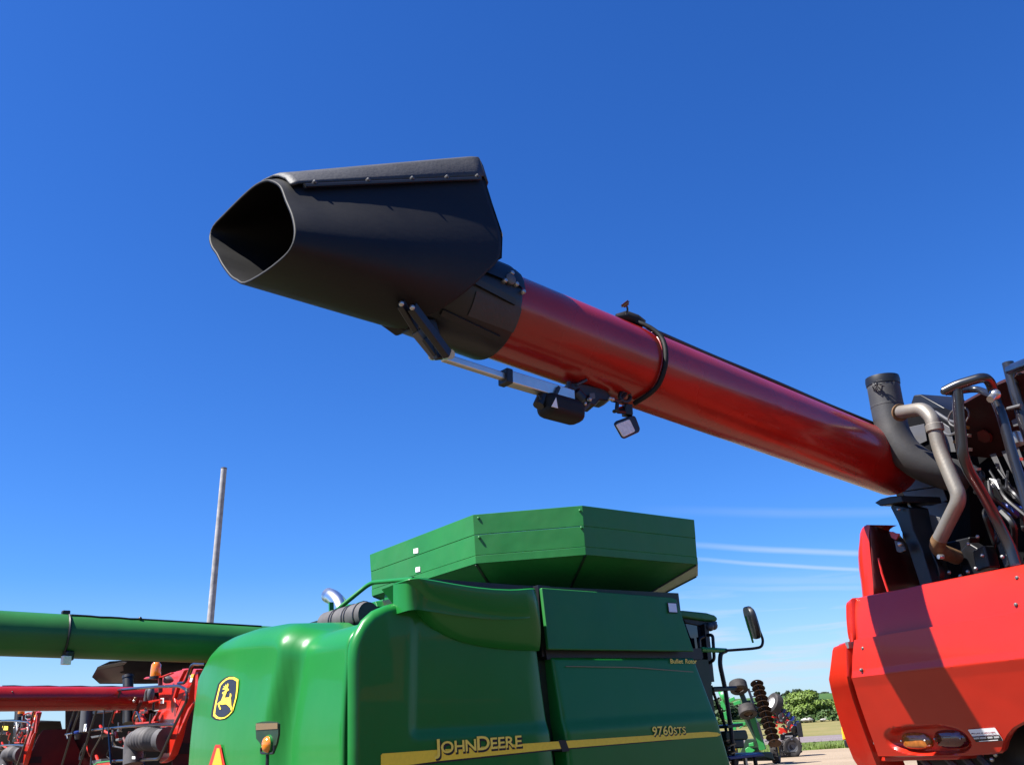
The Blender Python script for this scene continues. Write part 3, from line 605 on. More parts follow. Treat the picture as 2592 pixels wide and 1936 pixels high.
for off, k in ((-.05, .6), (-.045, .85), (-.02, 1), (.02, 1), (.03, .97)):
    rows.append([mc + dpt * .0 + wd * off + up * hh * k * math.copysign(abs(math.cos(a)) ** .6, math.cos(a)) + dpt * .20 * k * math.copysign(abs(math.sin(a)) ** .6, math.sin(a)) for a in [2 * math.pi * i / 24 for i in range(24)]])
mb.grid(rows, close=True); mb.f += [tuple(range(24))[::-1], tuple(range(96, 120))]; mi = mb.build('mirror', BLACK, gc)
mb = MB(); mb.tube([mc + up * .1 + wd * .06, mc - up * .25 + wd * .06], .015, 6); mb.build('mirror_stem', LGREEN, mi)
mb = MB(); mb.tube(bend([gk(1838, 1646, .3), gk(1824, 1652, .3), gk(1822, 1680, .3), gk(1836, 1745, .3), gk(1851, 1850, .3), gk(1858, 1935, .3)], .08), .03, 8); mb.tube([gk(1806, 1743, .3), gk(1862, 1741, .3)], .03, 6); mb.tube(bend([gk(1800, 1735, .4), gk(1838, 1845, .4), gk(1842, 1935, .4)], .05), .022, 6); mb.build('ladder_rail', BLACK, gc)
for q in ([(1807, 1741), (1860, 1740), (1862, 1746), (1808, 1747)], [(1842, 1835), (1880, 1829), (1882, 1836), (1843, 1842)]): mb = MB(); mb.prism([gk(*p, .25) for p in q], (0, .3, 0)); mb.build('platform_rail', DGREEN, gc)
mb = MB(); mb.prism([gk(*p, .3) for p in [(1838, 1850), (1890, 1846), (1896, 1866), (1892, 1872), (1840, 1872)]], (0, .6, 0)); mb.build('step_platform', DGREEN, gc, bev=.02)
mb = MB(); mb.prism([gk(*p, .5) for p in [(1838, 1872), (1884, 1870), (1886, 1892), (1840, 1895)]], (0, .5, 0)); mb.build('tool_box', BLACK, gc, bev=.02)
for q in ([(1847, 1886), (1862, 1879), (1864, 1883), (1850, 1888)], [(1851, 1905), (1867, 1898), (1869, 1902), (1853, 1908)], [(1839, 1872), (1848, 1870), (1846, 1874), (1839, 1876)]):
    mb = MB(); mb.prism([gk(*p, .2) for p in q], (0, .2, 0)); mb.build('step', AMBERD, gc)
mb = MB(); mb.prism([gk(*p, .35) for p in [(1830, 1912), (1935, 1902), (1955, 1902), (1962, 1925), (1940, 1918), (1830, 1925)]], (0, 1.2, 0)); mb.build('feeder_house', DGREEN, gc, bev=.02)
mb = MB(); mb.prism([gk(*p, .2) for p in [(1842, 1914), (1930, 1905), (1938, 1912), (1850, 1922)]], (0, .3, 0)); mb.build('feeder_shield', BLUE, gc, bev=.01)
for x in (1860, 1885, 1910): mb = MB(); mb.tube([gk(x, 1915, .3), gk(x + 4, 1940, .3)], .03, 6); mb.build('lift_cylinder', STEEL if x == 1885 else BLACK, gc)
wheel(gc, (4.9, .75, .62), .62, .5); wheel(gc, (4.9, 3.8, .62), .62, .5); wheel(gc, (.75, .75, .60), .60, .45); wheel(gc, (.75, 3.8, .60), .60, .45)
# arch and lower skirt are below the frame; the underbody closes them
# --- folded unloading auger of the green machine
A0, A1 = G.loc(EYEP + ray(0, 1602) * (.575 * FPX / 115)), G.loc(EYEP + ray(520, 1626) * (.53 * FPX / 94))
d_ = (A1 - A0); pa, pb = A0 - d_ * .9, A1 + d_ * 1.2
mb = MB(); mb.tube([pa, lerp(pa, pb, .3), lerp(pa, pb, .6), pb], .278, 40); ga = mb.build('unloading_auger', GREENA, gc)
def on_axis(px): # point of the auger axis at image column px
    lo_, hi_ = -.5, 1.6
    for _ in range(40):
        m_ = (lo_ + hi_) / 2; X = G.wor(A0 + d_ * m_) - EYEP
        x = 1296 + FPX * X.dot(cR) / X.dot(cF)
        if x < px: lo_ = m_
        else: hi_ = m_
    return A0 + d_ * lo_
gax = d_.normalized(); gside = gax.cross(V((0, 0, 1))).normalized(); gup = gside.cross(gax)
if G.wor(gside)[1] > G.wor(-gside)[1]: gside = -gside
def on_auger(px, ang, r=.232): r = r + .046; o = on_axis(px); return o + (gside * math.cos(rad(ang)) + gup * math.sin(rad(ang))) * r
mb = MB(); mb.tube([on_auger(162, 62 - k * 11, .243) for k in range(13)], .016, 8); mb.tube([on_auger(166, 62, .245)] + [on_auger(x, 62 + (2 if x % 3 else -1), .242) for x in range(190, 350, 25)] + [on_auger(x, 64, .24) for x in range(350, 660, 60)], .010, 6); mb.build('lamp_cable', BLACK, ga)
p = on_auger(157, 88, .25); mb = MB(); mb.box(p, (.10, .09, .06)); mb.build('cable_clamp', BLACK, ga, bev=.012)
p = on_auger(341, 62, .25); mb = MB(); mb.ball(p, .025); mb.build('cable_tie', BLACK, ga)
p = on_auger(172, -58, .30); mb = MB(); mb.box(p + V((0, 0, .03)), (.12, .10, .12), Matrix.Rotation(.5, 3, 'Z')); lamp = mb.build('auger_lamp', BLACK, ga, bev=.02)
mb = MB(); mb.box(p + V((-.03, -.05, -.03)), (.13, .05, .11), Matrix.Rotation(.5, 3, 'Z')); mb.build('lamp_lens', LENS, lamp, bev=.01)

# ------------------------------------------------------------------ near red combine
R = Frame(2.1732, 6.232, 70); A = Frame(-.01, 4.37, 49)
rc = R.empty('combine_harvester'); tag(rc, 'red combine at the right edge, its auger with black spout reaching overhead', 'combine')
rp = lambda x, y, u=0.0: R.P(x, y, 0, u)
def ruw(w): # rear panel profile: inward offset by height
    return pl([1.25, 1.38, 1.55, 1.70, 1.80, 1.86, 1.90, 2.10], [.235, .185, .112, .05, .010, -.018, -.012, .0], w)
amb, redc = rp(2321, 1873, .21), rp(2408, 1868, .21); rcx = (amb.y + redc.y) / 2; rcz = (amb.z + redc.z) / 2
hl = abs(rp(2252, 1872, .2).y - rp(2466, 1872, .2).y) / 2; hw = .088
def red_lower():
    mb = MB(); VL = [(2162, 1619), (2158, 1660), (2156, 1711), (2170, 1762), (2190, 1820), (2213, 1885), (2222, 1912)]
    L = [rp(*q, ruw(rp(*q, .1).z)) for q in VL]; lw = [p.z for p in L][::-1]; lv = [p.y for p in L][::-1]
    bw = [(p.y, p.z) for p in [rp(2222, 1913, .2), rp(2426, 1910, .2), rp(2500, 1905, .2), rp(2540, 1901, .2), rp(2547, 1893, .2), rp(2556, 1876, .2), rp(2572, 1856, .2), rp(2592, 1838, .2), rp(2640, 1815, .2), rp(2760, 1800, .2)]][::-1]
    bx, bz = [q[0] for q in bw], [q[1] for q in bw]; rows = []
    n = 170; v0, v1 = lv[-1] + .04, -2.3
    for i in range(n + 1):
        t = i / n; row = []
        vn = lerp(.16, v1, t ** 1.15)
        for k in range(91):
            wb = pl(bx, bz, vn); w = lerp(wb, 2.092, k / 90); vl = pl(lw, lv, w)
            v = vn + (vl - .16) * (1 - t) ** 6
            u = ruw(w) ; a = (v - rcx) / hl; b = (w - (rcz + (v - rcx) * 0.0)) / hw
            g = (abs(a) ** 3.2 + abs(b) ** 2.4)
            u += .065 * (1 - sm(.45, 1.0, g)); row.append((u, v, w))
        rows.append(row)
    mb.grid(rows, flip=False)
    e = [r[-1] for r in rows]; mb.grid([e, [(p[0] + .07, p[1], p[2] + .004) for p in e]], flip=False)
    e = rows[0]; mb.grid([e, [(p[0] + .015, p[1] - .012 + .015, p[2]) for p in e], [(p[0] + .25, p[1], p[2]) for p in e]], flip=True)
    e = [r[0] for r in rows]; mb.grid([e, [(p[0] + .02, p[1], p[2] - .008) for p in e], [(p[0] + .05, p[1], p[2] + .004) for p in e]], flip=True)
    return mb.build('rear_panel', RED, rc, ang=30)
red_lower()
mb = MB(); tops = [(2163, 1516), (2200, 1508), (2300, 1488), (2400, 1468), (2500, 1448), (2592, 1430), (2700, 1408), (2900, 1370)]
up_ = [rp(*q, .115) for q in tops]; rows = []
for k in range(9):
    t = k / 8; row = [V((lerp(.115, .045, t) - .012 * math.sin(t * math.pi), p.y, lerp(p.z, 2.086, t))) for p in up_]; row[0].y += .03 * t; rows.append(row)
mb.grid(rows, flip=False); e = rows[0]; mb.grid([[(p.x + .25, p.y, p.z + .03) for p in e], [(p.x + .012, p.y, p.z + .006) for p in e], e], flip=False)
e = [r[0] for r in rows]; mb.grid([[(p.x + .25, p.y, p.z) for p in e], e], flip=False); mb.build('rear_panel', RED, rc, ang=40)
def strip_px(name, rows_px, m, n=6, bulge=.02, turn=.2):
    mb = MB(); rows = []
    for (xl, xr, y, u, dy) in rows_px:
        a, b = rp(xl, y + dy, u + .05), rp(xr, y, u); row = [a + V((turn, .02, 0))]
        for k in range(n + 1):
            t = k / n; p = a.lerp(b, t); p.x -= bulge * math.sin(t * math.pi / 2 + math.pi / 2 * (0)) * (t ** .5); row.append(p)
        row.append(row[-1] + V((.02, -.008, 0))); row.append(row[-1] + V((.2, -.0, 0))); rows.append(row)
    mb.grid(rows, flip=True); e = rows[0]; mb.grid([[p + V((.25, 0, .01)) for p in e], [p + V((.012, 0, .008)) for p in e], e], flip=True)
    return mb.build(name, m, rc, ang=45)
strip_px('corner_panel', [(2150, 2161, 1516, .10, 3), (2143, 2161.5, 1522, .098, 3), (2141.5, 2162, 1530, .095, 3), (2142, 2163, 1560, .075, 3), (2145, 2165, 1595, .055, 3), (2148, 2166.5, 1612, .05, 3), (2154, 2166, 1622, .05, 3)], RED)
strip_px('corner_panel', [(2122, 2147, 1627, .02, 6), (2110, 2148, 1631, .015, 7), (2107, 2148.5, 1640, .01, 7), (2103, 2149, 1675, .0, 6), (2098, 2150, 1711, -.02, 8), (2103, 2155, 1735, .02, 8), (2112, 2165, 1770, .06, 8), (2128, 2184, 1825, .12, 8), (2144, 2201, 1872, .17, 8), (2160, 2216, 1912, .21, 8), (2176, 2226, 1938, .24, 6), (2190, 2236, 1960, .26, 4)], RED)
mb = MB(); mb.prism([rp(*q, .30) for q in [(2150, 1618), (2172, 1612), (2165, 1711), (2236, 1905), (2215, 1905), (2150, 1720)]], (.05, 0, 0)); mb.prism([rp(*q, .2) for q in [(2157, 1516), (2168, 1515), (2172, 1625), (2160, 1625)]], (.05, 0, 0)); mb.build('panel_gap_seal', BLACK, rc)
mb = MB(); mb.box(rp(2152, 1632, .02), (.05, .03, .04)); mb.build('panel_latch', STEEL, rc)
# fender fin
def fin():
    Lc = [(2183, 1512), (2180, 1480), (2174, 1440), (2172, 1412), (2173, 1390), (2176, 1370), (2177, 1352), (2183, 1338), (2191, 1332), (2201, 1328)]
    Rc = [(2212, 1510), (2209, 1470), (2206, 1430), (2203, 1400), (2201, 1380), (2200, 1360), (2200, 1345), (2201, 1337), (2202, 1331), (2204, 1328)]
    mb = MB(); rows = []
    for l, r in zip(Lc, Rc):
        a, b = rp(*l, .50), rp(*r, .42); row = [a + V((.25, 0, 0))] + [a.lerp(b, k / 6) - V((.03 * math.sin(k / 6 * math.pi), 0, 0)) for k in range(7)]; rows.append(row)
    mb.grid(rows, flip=True); mb.build('fin_panel', RED, rc, ang=50)
    top = [(2203, 1329), (2218, 1334), (2248, 1344), (2275, 1352)]; bot = [(2213, 1512), (2245, 1506), (2290, 1497), (2335, 1487)]
    us = [.42, .55, .75, 1.0]; T_ = [R.P(x, y, 0, u) for (x, y), u in zip(top, us)]; B_ = [R.P(x, y, 0, u) for (x, y), u in zip(bot, us)]
    mb = MB(); mb.grid([[T_[i].lerp(B_[i], t / 6) + V((.05 * math.sin(t / 6 * math.pi) * (i / 3), 0, 0)) for i in range(4)] for t in range(7)]); mb.build('fin_inner', DRED, rc, solid=.01, ang=40)  # shade of the fin's inside is put into its darker red
    mb = MB(); mb.tube([rp(2224, 1412, .45), rp(2232, 1450, .45), rp(2248, 1498, .45)], .008, 6); mb.build('fin_wire', RED, rc)
    mb = MB(); mb.prism([rp(*q, .5) for q in [(2251, 1346), (2258, 1345), (2266, 1349), (2276, 1350), (2268, 1366), (2256, 1360)]], (.01, 0, 0)); mb.build('fin_tab', RED, rc)
    mb = MB(); mb.prism([rp(*q, .48) for q in [(2264, 1368), (2282, 1373), (2291, 1392), (2278, 1398), (2270, 1395)]], (.012, 0, 0)); mb.build('fin_bracket', GREY, rc)
    mb = MB(); mb.ball(rp(2278, 1377, .46), .018); mb.build('bolt', STEEL, rc)
fin()
for x, y, u in ((2185, 1640, .0), (2180, 1695, -.02), (2575, 1462, .09), (2572, 1530, .05), (2215, 1880, .19)):
    mb = MB(); mb.lathe([(.011, .01), (.011, -.006), (.006, -.011)], rp(x, y, u), (1, 0, 0), 8, True); mb.build('panel_screw', GREY, rc)
# lamps, sticker
def oval(mbb, c, hl_, hw_, th, dome, n=28):
    rows = []
    for k, off in ((1.0, 0.0), (1.0, -th), (.9, -th - dome * .6), (.6, -th - dome), (.02, -th - dome)):
        rows.append([c + V((off, hl_ * k * math.copysign(abs(math.cos(a)) ** .7, math.cos(a)), hw_ * k * math.copysign(abs(math.sin(a)) ** .8, math.sin(a)))) for a in [2 * math.pi * i / n for i in range(n)]])
    return mbb.grid(rows, close=True)
ul = ruw(rcz) + .065
mb = MB(); oval(mb, V((ul + .03, amb.y, amb.z)), .128, .052, .035, .03); tl = mb.build('tail_light', AMBERT, rc); tl['label'] = 'amber oval tail light'
mb = MB(); mb.box(V((ul - .0, amb.y + .01, amb.z)), (.05, .09, .07)); mb.build('bulb_reflector', GREY, tl)
mb = MB(); oval(mb, V((ul + .03, redc.y, redc.z)), .13, .055, .035, .03); tl = mb.build('tail_light', REDLENS, rc); tl['label'] = 'dark red oval tail light'
for c0 in (amb, redc):
    for s in (-1, 1): mb = MB(); mb.ball(V((ul - .035, c0.y + s * .105, c0.z)), .007, 6, 4); mb.build('lens_screw', STEEL, tl)
zs = lambda x, y: (2440 + x / 14.24, 1820 + y / 14.24)
def stick(name, pts, off, m, parent):
    P_ = []
    for q in pts:
        p = rp(*zs(*q), .17); P_.append(V((ruw(p.z) - off, p.y, p.z)))
    mb = MB(); mb.prism(P_, (.001, 0, 0)); return mb.build(name, m, parent)
sk = stick('dealer_sticker', [(390, 370), (420, 345), (1340, 275), (1385, 290), (1525, 720), (1510, 760), (580, 810), (540, 790)], .006, WHITE, rc)
stick('sticker_footer', [(478, 620), (1470, 552), (1522, 715), (1508, 758), (582, 808), (545, 790)], .009, INK, sk)
stick('sticker_rule', [(470, 598), (1466, 530), (1470, 545), (476, 612)], .009, MAROON, sk)
def stext(txt, m, a, b, t, off):
    pa_, pb_, pt_ = [rp(*zs(*q), .17) for q in (a, b, t)]; f = lambda p: V((ruw(p.z) - off, p.y, p.z))
    text_mesh('sticker_text', txt, m, sk, f(pa_), f(pb_), (pt_.z - pa_.z), (-1, 0, .35), .02, .001)
stext('MILLER & SELLNER', MAROON, (480, 520), (1370, 465), (470, 430), .010)
for q in ([(515, 640), (710, 628), (716, 692), (524, 704)], [(735, 626), (975, 612), (980, 680), (745, 694)], [(1020, 610), (1205, 598), (1212, 662), (1030, 676)], [(1250, 598), (1440, 582), (1450, 650), (1262, 664)]):
    for k in range(3):
        a, b, c, d = q; f0, f1 = k / 3 + .05, k / 3 + .24; L_ = lambda P0, P1, f: (lerp(P0[0], P1[0], f), lerp(P0[1], P1[1], f)); stick('sticker_print', [L_(a, d, f0), L_(b, c, f0), L_(b, c, f1), L_(a, d, f1)], .0105, WHITE, sk)
stick('sticker_print', [(670, 764), (1372, 714), (1378, 740), (678, 790)], .0105, WHITE, sk)
# underside and straw-chopper recess
mb = MB(); mb.box((.95, -.9, 1.45), (1.0, 2.3, .7)); mb.build('chopper_housing', BLACK, rc)
for x in (2330, 2395, 2440, 2480): mb = MB(); mb.tube([rp(x, 1916, .35), rp(x + 45, 1960, .3)], .022, 6); mb.build('chopper_vane', GREY, rc)
mb = MB(); mb.prism([rp(*q, .24) for q in [(2300, 1910), (2430, 1912), (2424, 1922), (2300, 1924), (2222, 1928), (2222, 1914)]], (.2, 0, 0)); mb.build('lower_lip', RED, rc, bev=.02)
for p in ((2520, 1909), (2511, 1921)): mb = MB(); mb.ball(rp(*p, .25), .014, 8, 5); mb.build('bolt', STEEL, rc)
mb = MB(); mb.box((3.1, -1.3, 1.5), (4.3, 2.6, 1.5)); mb.build('body', RED, rc, bev=.05)
mb = MB(); mb.box((3.9, -1.35, 2.75), (2.6, 2.5, 1.1)); mb.build('grain_tank', RED, rc, bev=.06)
mb = MB(); mb.box((6.1, -1.35, 2.5), (1.5, 1.9, 1.7)); mb.build('cab', GLASS, rc, bev=.08)
mb = MB(); mb.box((6.05, -1.35, 3.45), (1.9, 2.1, .2)); mb.build('cab_roof', RED, rc, bev=.06)
mb = MB(); mb.box((6.0, -.1, 1.55), (1.6, .7, .08)); mb.build('cab_platform', BLACK, rc)
wheel(rc, (1.6, .05, .62), .62, .45); wheel(rc, (1.6, -2.6, .62), .62, .45); wheel(rc, (4.7, .3, .9), .9, .7); wheel(rc, (4.7, -2.9, .9), .9, .7)
# --- engine deck
W_ = lambda pts, u, th, name, m, bev=0.0: MB().prism([rp(*q, u) for q in pts], (th, 0, 0)).build(name, m, rc, bev=bev)
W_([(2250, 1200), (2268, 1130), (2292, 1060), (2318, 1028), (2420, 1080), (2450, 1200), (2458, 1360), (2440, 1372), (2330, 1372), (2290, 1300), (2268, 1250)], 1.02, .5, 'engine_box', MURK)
z3 = lambda x, y: (2072 + x / 4.237, 880 + y / 4.237); z3b = lambda x, y: (2072 + x / 4.237, 1240 + y / 4.237)
def sheetp(pts, u, name='heat_shield', m=GREY, th=.01, bev=.004): mb = MB(); mb.prism([rp(*z3(*q), u) for q in pts], (th, 0, 0)); return mb.build(name, m, rc, bev=bev)
sheetp([(965, 850), (1130, 815), (1160, 1000), (1060, 1045), (1010, 930)], 1.0)
sheetp([(785, 1190), (1120, 1250), (1160, 1300), (1240, 1300), (1300, 1330), (825, 1345)], 1.0)
sheetp([(828, 1352), (1310, 1336), (1320, 1480), (895, 1540)], 1.0)
sheetp([(900, 1546), (1325, 1488), (1380, 1640), (1190, 1690), (945, 1652)], 1.0)
sheetp([(1050, 1695), (1210, 1690), (1330, 1652), (1380, 1660), (1400, 1830), (1140, 1860), (1060, 1800)], .99)
sheetp([(1310, 790), (1400, 850), (1430, 960), (1470, 1120), (1390, 1120), (1350, 960)], .98)
sheetp([(1480, 1300), (1530, 1320), (1560, 1400), (1530, 1460), (1490, 1420)], .9)
W_([(2305, 1022), (2312, 1000), (2330, 998), (2416, 1046), (2440, 1080), (2440, 1120), (2360, 1060), (2330, 1040)], 1.3, .4, 'deck_cowl', BLACK, .01)
# lower sheet with cut-outs, post, saddle
sheetp([(960, 1720), (1040, 1690), (1120, 1770), (1300, 1820), (1310, 1880), (1270, 2030), (1090, 2080), (1060, 1900), (1000, 1790)], .72)
mb = MB(); mb.prism([rp(*z3b(*q), .55) for q in [(765, 180), (800, 150), (960, 190), (1010, 420), (1110, 640), (1220, 1010), (1090, 1040), (960, 640), (850, 350)]], (.18, 0, 0)); mb.build('auger_post', BLACK, rc, bev=.01)
mb = MB(); mb.prism([rp(*z3b(*q), .62) for q in [(1100, 620), (1185, 615), (1270, 780), (1300, 900), (1290, 960), (1215, 985), (1150, 800)]], (.05, 0, 0)); mb.build('post_gusset', BLACK, rc, bev=.01)
mb = MB(); mb.prism([rp(*z3b(*q), .5) for q in [(595, 135), (660, 95), (760, 70), (880, 60), (900, 130), (790, 150), (655, 172)]], (.35, 0, 0)); mb.build('auger_saddle', BLACK, rc, bev=.008)
for (x, y), r_, m in (((868, 207), .011, STEEL), ((985, 208), .016, WHITE), ((1003, 285), .021, WHITE), ((912, 428), .008, STEEL), ((875, 590), .012, STEEL)):
    mb = MB(); mb.lathe([(r_, .0), (r_, -.012), (r_ * .6, -.02)], rp(*z3b(x, y), .53 if x < 900 else .70), (1, 0, 0), 10, True); mb.build('bolt', m, rc)
mb = MB(); mb.tube([rp(*z3b(930, 90), .6), rp(*z3b(960, 150), .6), rp(*z3b(985, 205), .6)], .006, 6); mb.tube([rp(*z3b(945, 110), .6), rp(*z3b(1000, 200), .6)], .005, 6); mb.build('lanyard', STEEL, rc)
# exhaust stack
path = [rp(2233, 960, .60), rp(2242, 1010, .60), rp(2252, 1062, .60), rp(2264, 1106, .60), rp(2290, 1146, .63), rp(2330, 1176, .70), rp(2390, 1198, .82), rp(2440, 1208, .95)]
pb_ = bend(path, .2, 4); mb = MB(); mb.tube(pb_, .112, 28, False); ex = mb.build('exhaust_stack', SOOT, rc, solid=.006, ang=60)
ax = (path[0] - path[1]).normalized(); mb = MB(); mb.lathe([(.112, -.055), (.119, -.05), (.122, -.015), (.118, .012), (.108, .014), (.104, -.04)], path[0], ax, 28); mb.build('stack_rim', BLACK, ex)
mb = MB(); sp = rp(*z3(620, 395), .47)
for k in range(9):
    a = k * .7; mb.tube([sp, sp + V((-.01, math.cos(a) * .03, math.sin(a) * .022)), sp + V((.02, math.cos(a + .25) * .065, math.sin(a + .25) * .04 - .01))], .0035, 5)
mb.ball(sp, .014, 8, 5); mb.tube([sp, rp(*z3(780, 375), .49)], .004, 5); mb.build('clamp_wire', BLACK, ex)
j = lerp(path[1], path[2], .35); ax2 = (path[1] - path[2]).normalized(); mb = MB(); mb.lathe([(.113, -.01), (.1165, -.006), (.1165, .006), (.113, .01)], j, ax2, 28); mb.build('stack_joint', SOOT, ex)
# aspirator pipe
pp = [rp(*z3(885, 690), .52), rp(*z3(960, 680), .50), rp(*z3(1120, 655), .50), rp(*z3(1215, 750), .50), rp(*z3(1245, 860), .50), rp(*z3(1300, 1100), .50), rp(*z3(1500, 1570), .50), rp(*z3(1495, 1660), .50), rp(*z3b(1265, 590), .52), rp(*z3b(1300, 650), .56), rp(*z3b(1480, 720), .75)]
mb = MB(); mb.tube(bend(pp, .09, 6), .0475, 18); pi = mb.build('aspirator_pipe', PIPE, rc, ang=60)
def ringm(p, d, r, w, m, parent, name): mb = MB(); mb.lathe([(r * .9, -w), (r, -w * .8), (r, w * .8), (r * .9, w)], p, d, 20, True); return mb.build(name, m, parent)
ringm(pp[4], pp[4] - pp[5], .058, .026, PIPE, pi, 'pipe_collar'); ringm(rp(*z3(875, 695), .53), pp[1] - pp[0], .062, .008, RUST, pi, 'pipe_flange')
mb = MB(); mb.tube(bend([pp[7].lerp(pp[8], .84), pp[8], pp[9], pp[10]], .05, 6), .0497, 18); mb.build('pipe_elbow', RUST, pi, ang=60)
ringm(rp(*z3b(1310, 715), .5), V((1, 0, 0)), .016, .02, STEEL, pi, 'bolt')
# hand rails
def rail(name, pts, r, us=.35, m=RAIL, rr=.09, parent=None):
    mb = MB(); P_ = [rp(*(q[:2]), q[2] if len(q) > 2 else us) for q in pts]; mb.tube(bend(P_, rr, 6), r, 12); return mb.build(name, m, parent or rc, ang=60)
Z3 = lambda x, y, u=.3: z3(x, y) + (u,); Z3B = lambda x, y, u=.3: z3b(x, y) + (u,)
hr = rail('hand_rail', [Z3(1345, 470, .22), Z3(1480, 400, .26), Z3(1780, 310, .36), Z3(1850, 380, .45), Z3(1880, 520, .5), Z3(1960, 700, .5), Z3(2080, 1150, .5), Z3(2190, 1500, .5), Z3(2300, 1900, .5)], .031)
rail('hand_rail', [Z3(1345, 470, .22), Z3(1420, 480, .45), Z3(1690, 435, .6), Z3(1870, 515, .52)], .022)
rail('rail_post', [Z3(1480, 405, .27), Z3(1545, 1140, .27), Z3(1600, 1300, .32), Z3(1760, 1560, .45), Z3B(1900, 300, .55), Z3B(2050, 600, .6), Z3B(2110, 800, .6)], .034)
mb = MB(); a, b = rp(*z3(1890, 500), .42), rp(*z3(1840, 555), .36); mb.tube([b, a], .022, 10); mb.ball(a, .035); mb.build('rail_hinge', STEEL, hr)
rail('tank_ladder', [Z3(2030, 160, .75), Z3(2110, 480, .75), Z3(2190, 760, .75), Z3(2300, 1100, .75)], .036, m=RAIL, rr=.02)
rail('tank_ladder', [Z3(2060, 235, .70), Z3(2203, 180, .5), Z3(2420, 100, .3)], .034)
rail('ladder_rung', [Z3(2030, 655, .7), Z3(2170, 620, .7)], .012, m=GREY)
# grain tank wall, slats, odds and ends on the deck
def lean(x, y):      # flared tank wall, leaning out towards its top edge
    u = 1.0
    for _ in range(6):
        p = rp(*z3(x, y), u); u = 1.0 + 1.25 * (3.36 - p.z)
    return rp(*z3(x, y), u)
mb = MB(); mb.prism([lean(*q) for q in [(1440, 690), (1560, 600), (1920, 400), (2090, 330), (2120, 300), (2500, 180), (2600, 900), (2200, 1150), (1800, 1180), (1520, 1150)]], (.03, 0, .03)); mb.build('tank_wall', MAROONB, rc)
mb = MB(); mb.prism([lean(*q) - V((.02, 0, .02)) for q in [(1715, 880), (1780, 850), (1840, 890), (1860, 930), (1850, 980), (1790, 990), (1730, 960)]], (.02, 0, 0)); mb.build('tank_hatch', DRED, rc)
for q in ([(1830, 1145), (1895, 1128), (2010, 1390), (1975, 1410)], [(1955, 1110), (2040, 1088), (2190, 1480), (2110, 1420)], [(2110, 1075), (2140, 1065), (2203, 1230), (2203, 1290)], [(2000, 1440), (2030, 1420), (2120, 1620), (2085, 1620)], [(2200, 1100), (2260, 1085), (2400, 1500), (2340, 1500)]):
    sheetp(q, 1.0, 'louvre_slat', GREY, .008)
sheetp([(1830, 1400), (1900, 1410), (1940, 1515), (1855, 1490)], .8, 'caution_label', WHITE, .003, 0)
sheetp([(2060, 780), (2150, 735), (2203, 820), (2090, 850)], .9, 'lift_bracket', GREY, .02)
mb = MB(); mb.lathe([(.05, 0), (.055, .02), (.055, .07), (.03, .085)], rp(*z3(2130, 1040), .8), (0, .1, 1), 14, True); mb.build('filler_cap', STEEL, rc)
mb = MB(); mb.prism([rp(*z3b(*q), .9) for q in [(1900, 190), (1950, 120), (2110, 190), (2080, 290), (1990, 300), (1900, 240)]], (.1, 0, 0)); mb.build('fluid_tank', BLUE, rc, bev=.015)
rnd = random.Random(12)
mb = MB()
for k in range(14):
    x, y = rnd.uniform(1450, 2200), rnd.uniform(1250, 1980); mb.tube(bend([rp(*z3(x, y), rnd.uniform(.75, 1.0)), rp(*z3(x + rnd.uniform(-60, 160), y + rnd.uniform(40, 260)), rnd.uniform(.7, .95)), rp(*z3(x + rnd.uniform(0, 320), y + rnd.uniform(150, 420)), rnd.uniform(.75, 1.0))], .08), rnd.choice((.008, .012, .02)), 6)
mb.build('hydraulic_hoses', BLACK, rc)
for q, u in (([(1480, 690), (1600, 560), (1700, 620), (1830, 880), (1560, 960)], .8), ([(1640, 650), (1770, 590), (1830, 830), (1760, 850), (1690, 880)], .7), ([(1360, 560), (1620, 500), (1600, 620), (1460, 700)], .85), ([(1870, 500), (1960, 480), (2080, 800), (1990, 850)], .75)):
    mb = MB(); mb.prism([rp(*z3b(*a), u) for a in q], (.1, 0, 0)); mb.build('engine_bracket', BLACK, rc, bev=.012)
for (x, y) in ((1400, 880), (1600, 875), (1605, 580), (1705, 500), (1755, 700), (1520, 920), (1970, 715), (1685, 840)):
    mb = MB(); mb.ball(rp(*z3b(x, y), .66), .013, 8, 5); mb.build('bolt', STEEL, rc)
for (x, y) in ((1580, 855), (1600, 940), (1480, 1010), (1700, 1300), (1610, 1090), (2150, 1190)):
    mb = MB(); mb.box(rp(*z3(x, y), .8), (.03, .035, .02), Matrix.Rotation(.4, 3, 'X')); mb.build('hose_fitting', AMBERD if x < 1590 else STEEL, rc)
mb = MB(); c = rp(*z3(1500, 740), .55); mb.tube([c + V((0, .09 * math.cos(a), .06 * math.sin(a))) for a in [k * .45 for k in range(15)]], .006, 6)
mb.tube(bend([rp(*z3(1255, 690), .8), rp(*z3(1410, 790), .75), rp(*z3(1470, 800), .7)], .05), .012, 6); mb.tube(bend([rp(*z3(1320, 890), .8), rp(*z3(1400, 945), .75), rp(*z3(1500, 900), .7)], .05), .01, 6); mb.build('grey_cable', GREY, rc)
mb = MB(); mb.prism([rp(*z3b(*q), 1.15) for q in [(880, 60), (2700, -900), (2700, 900), (1000, 1120), (900, 500)]], (.3, 0, 0)); mb.build('engine_bay_wall', MURK, rc)

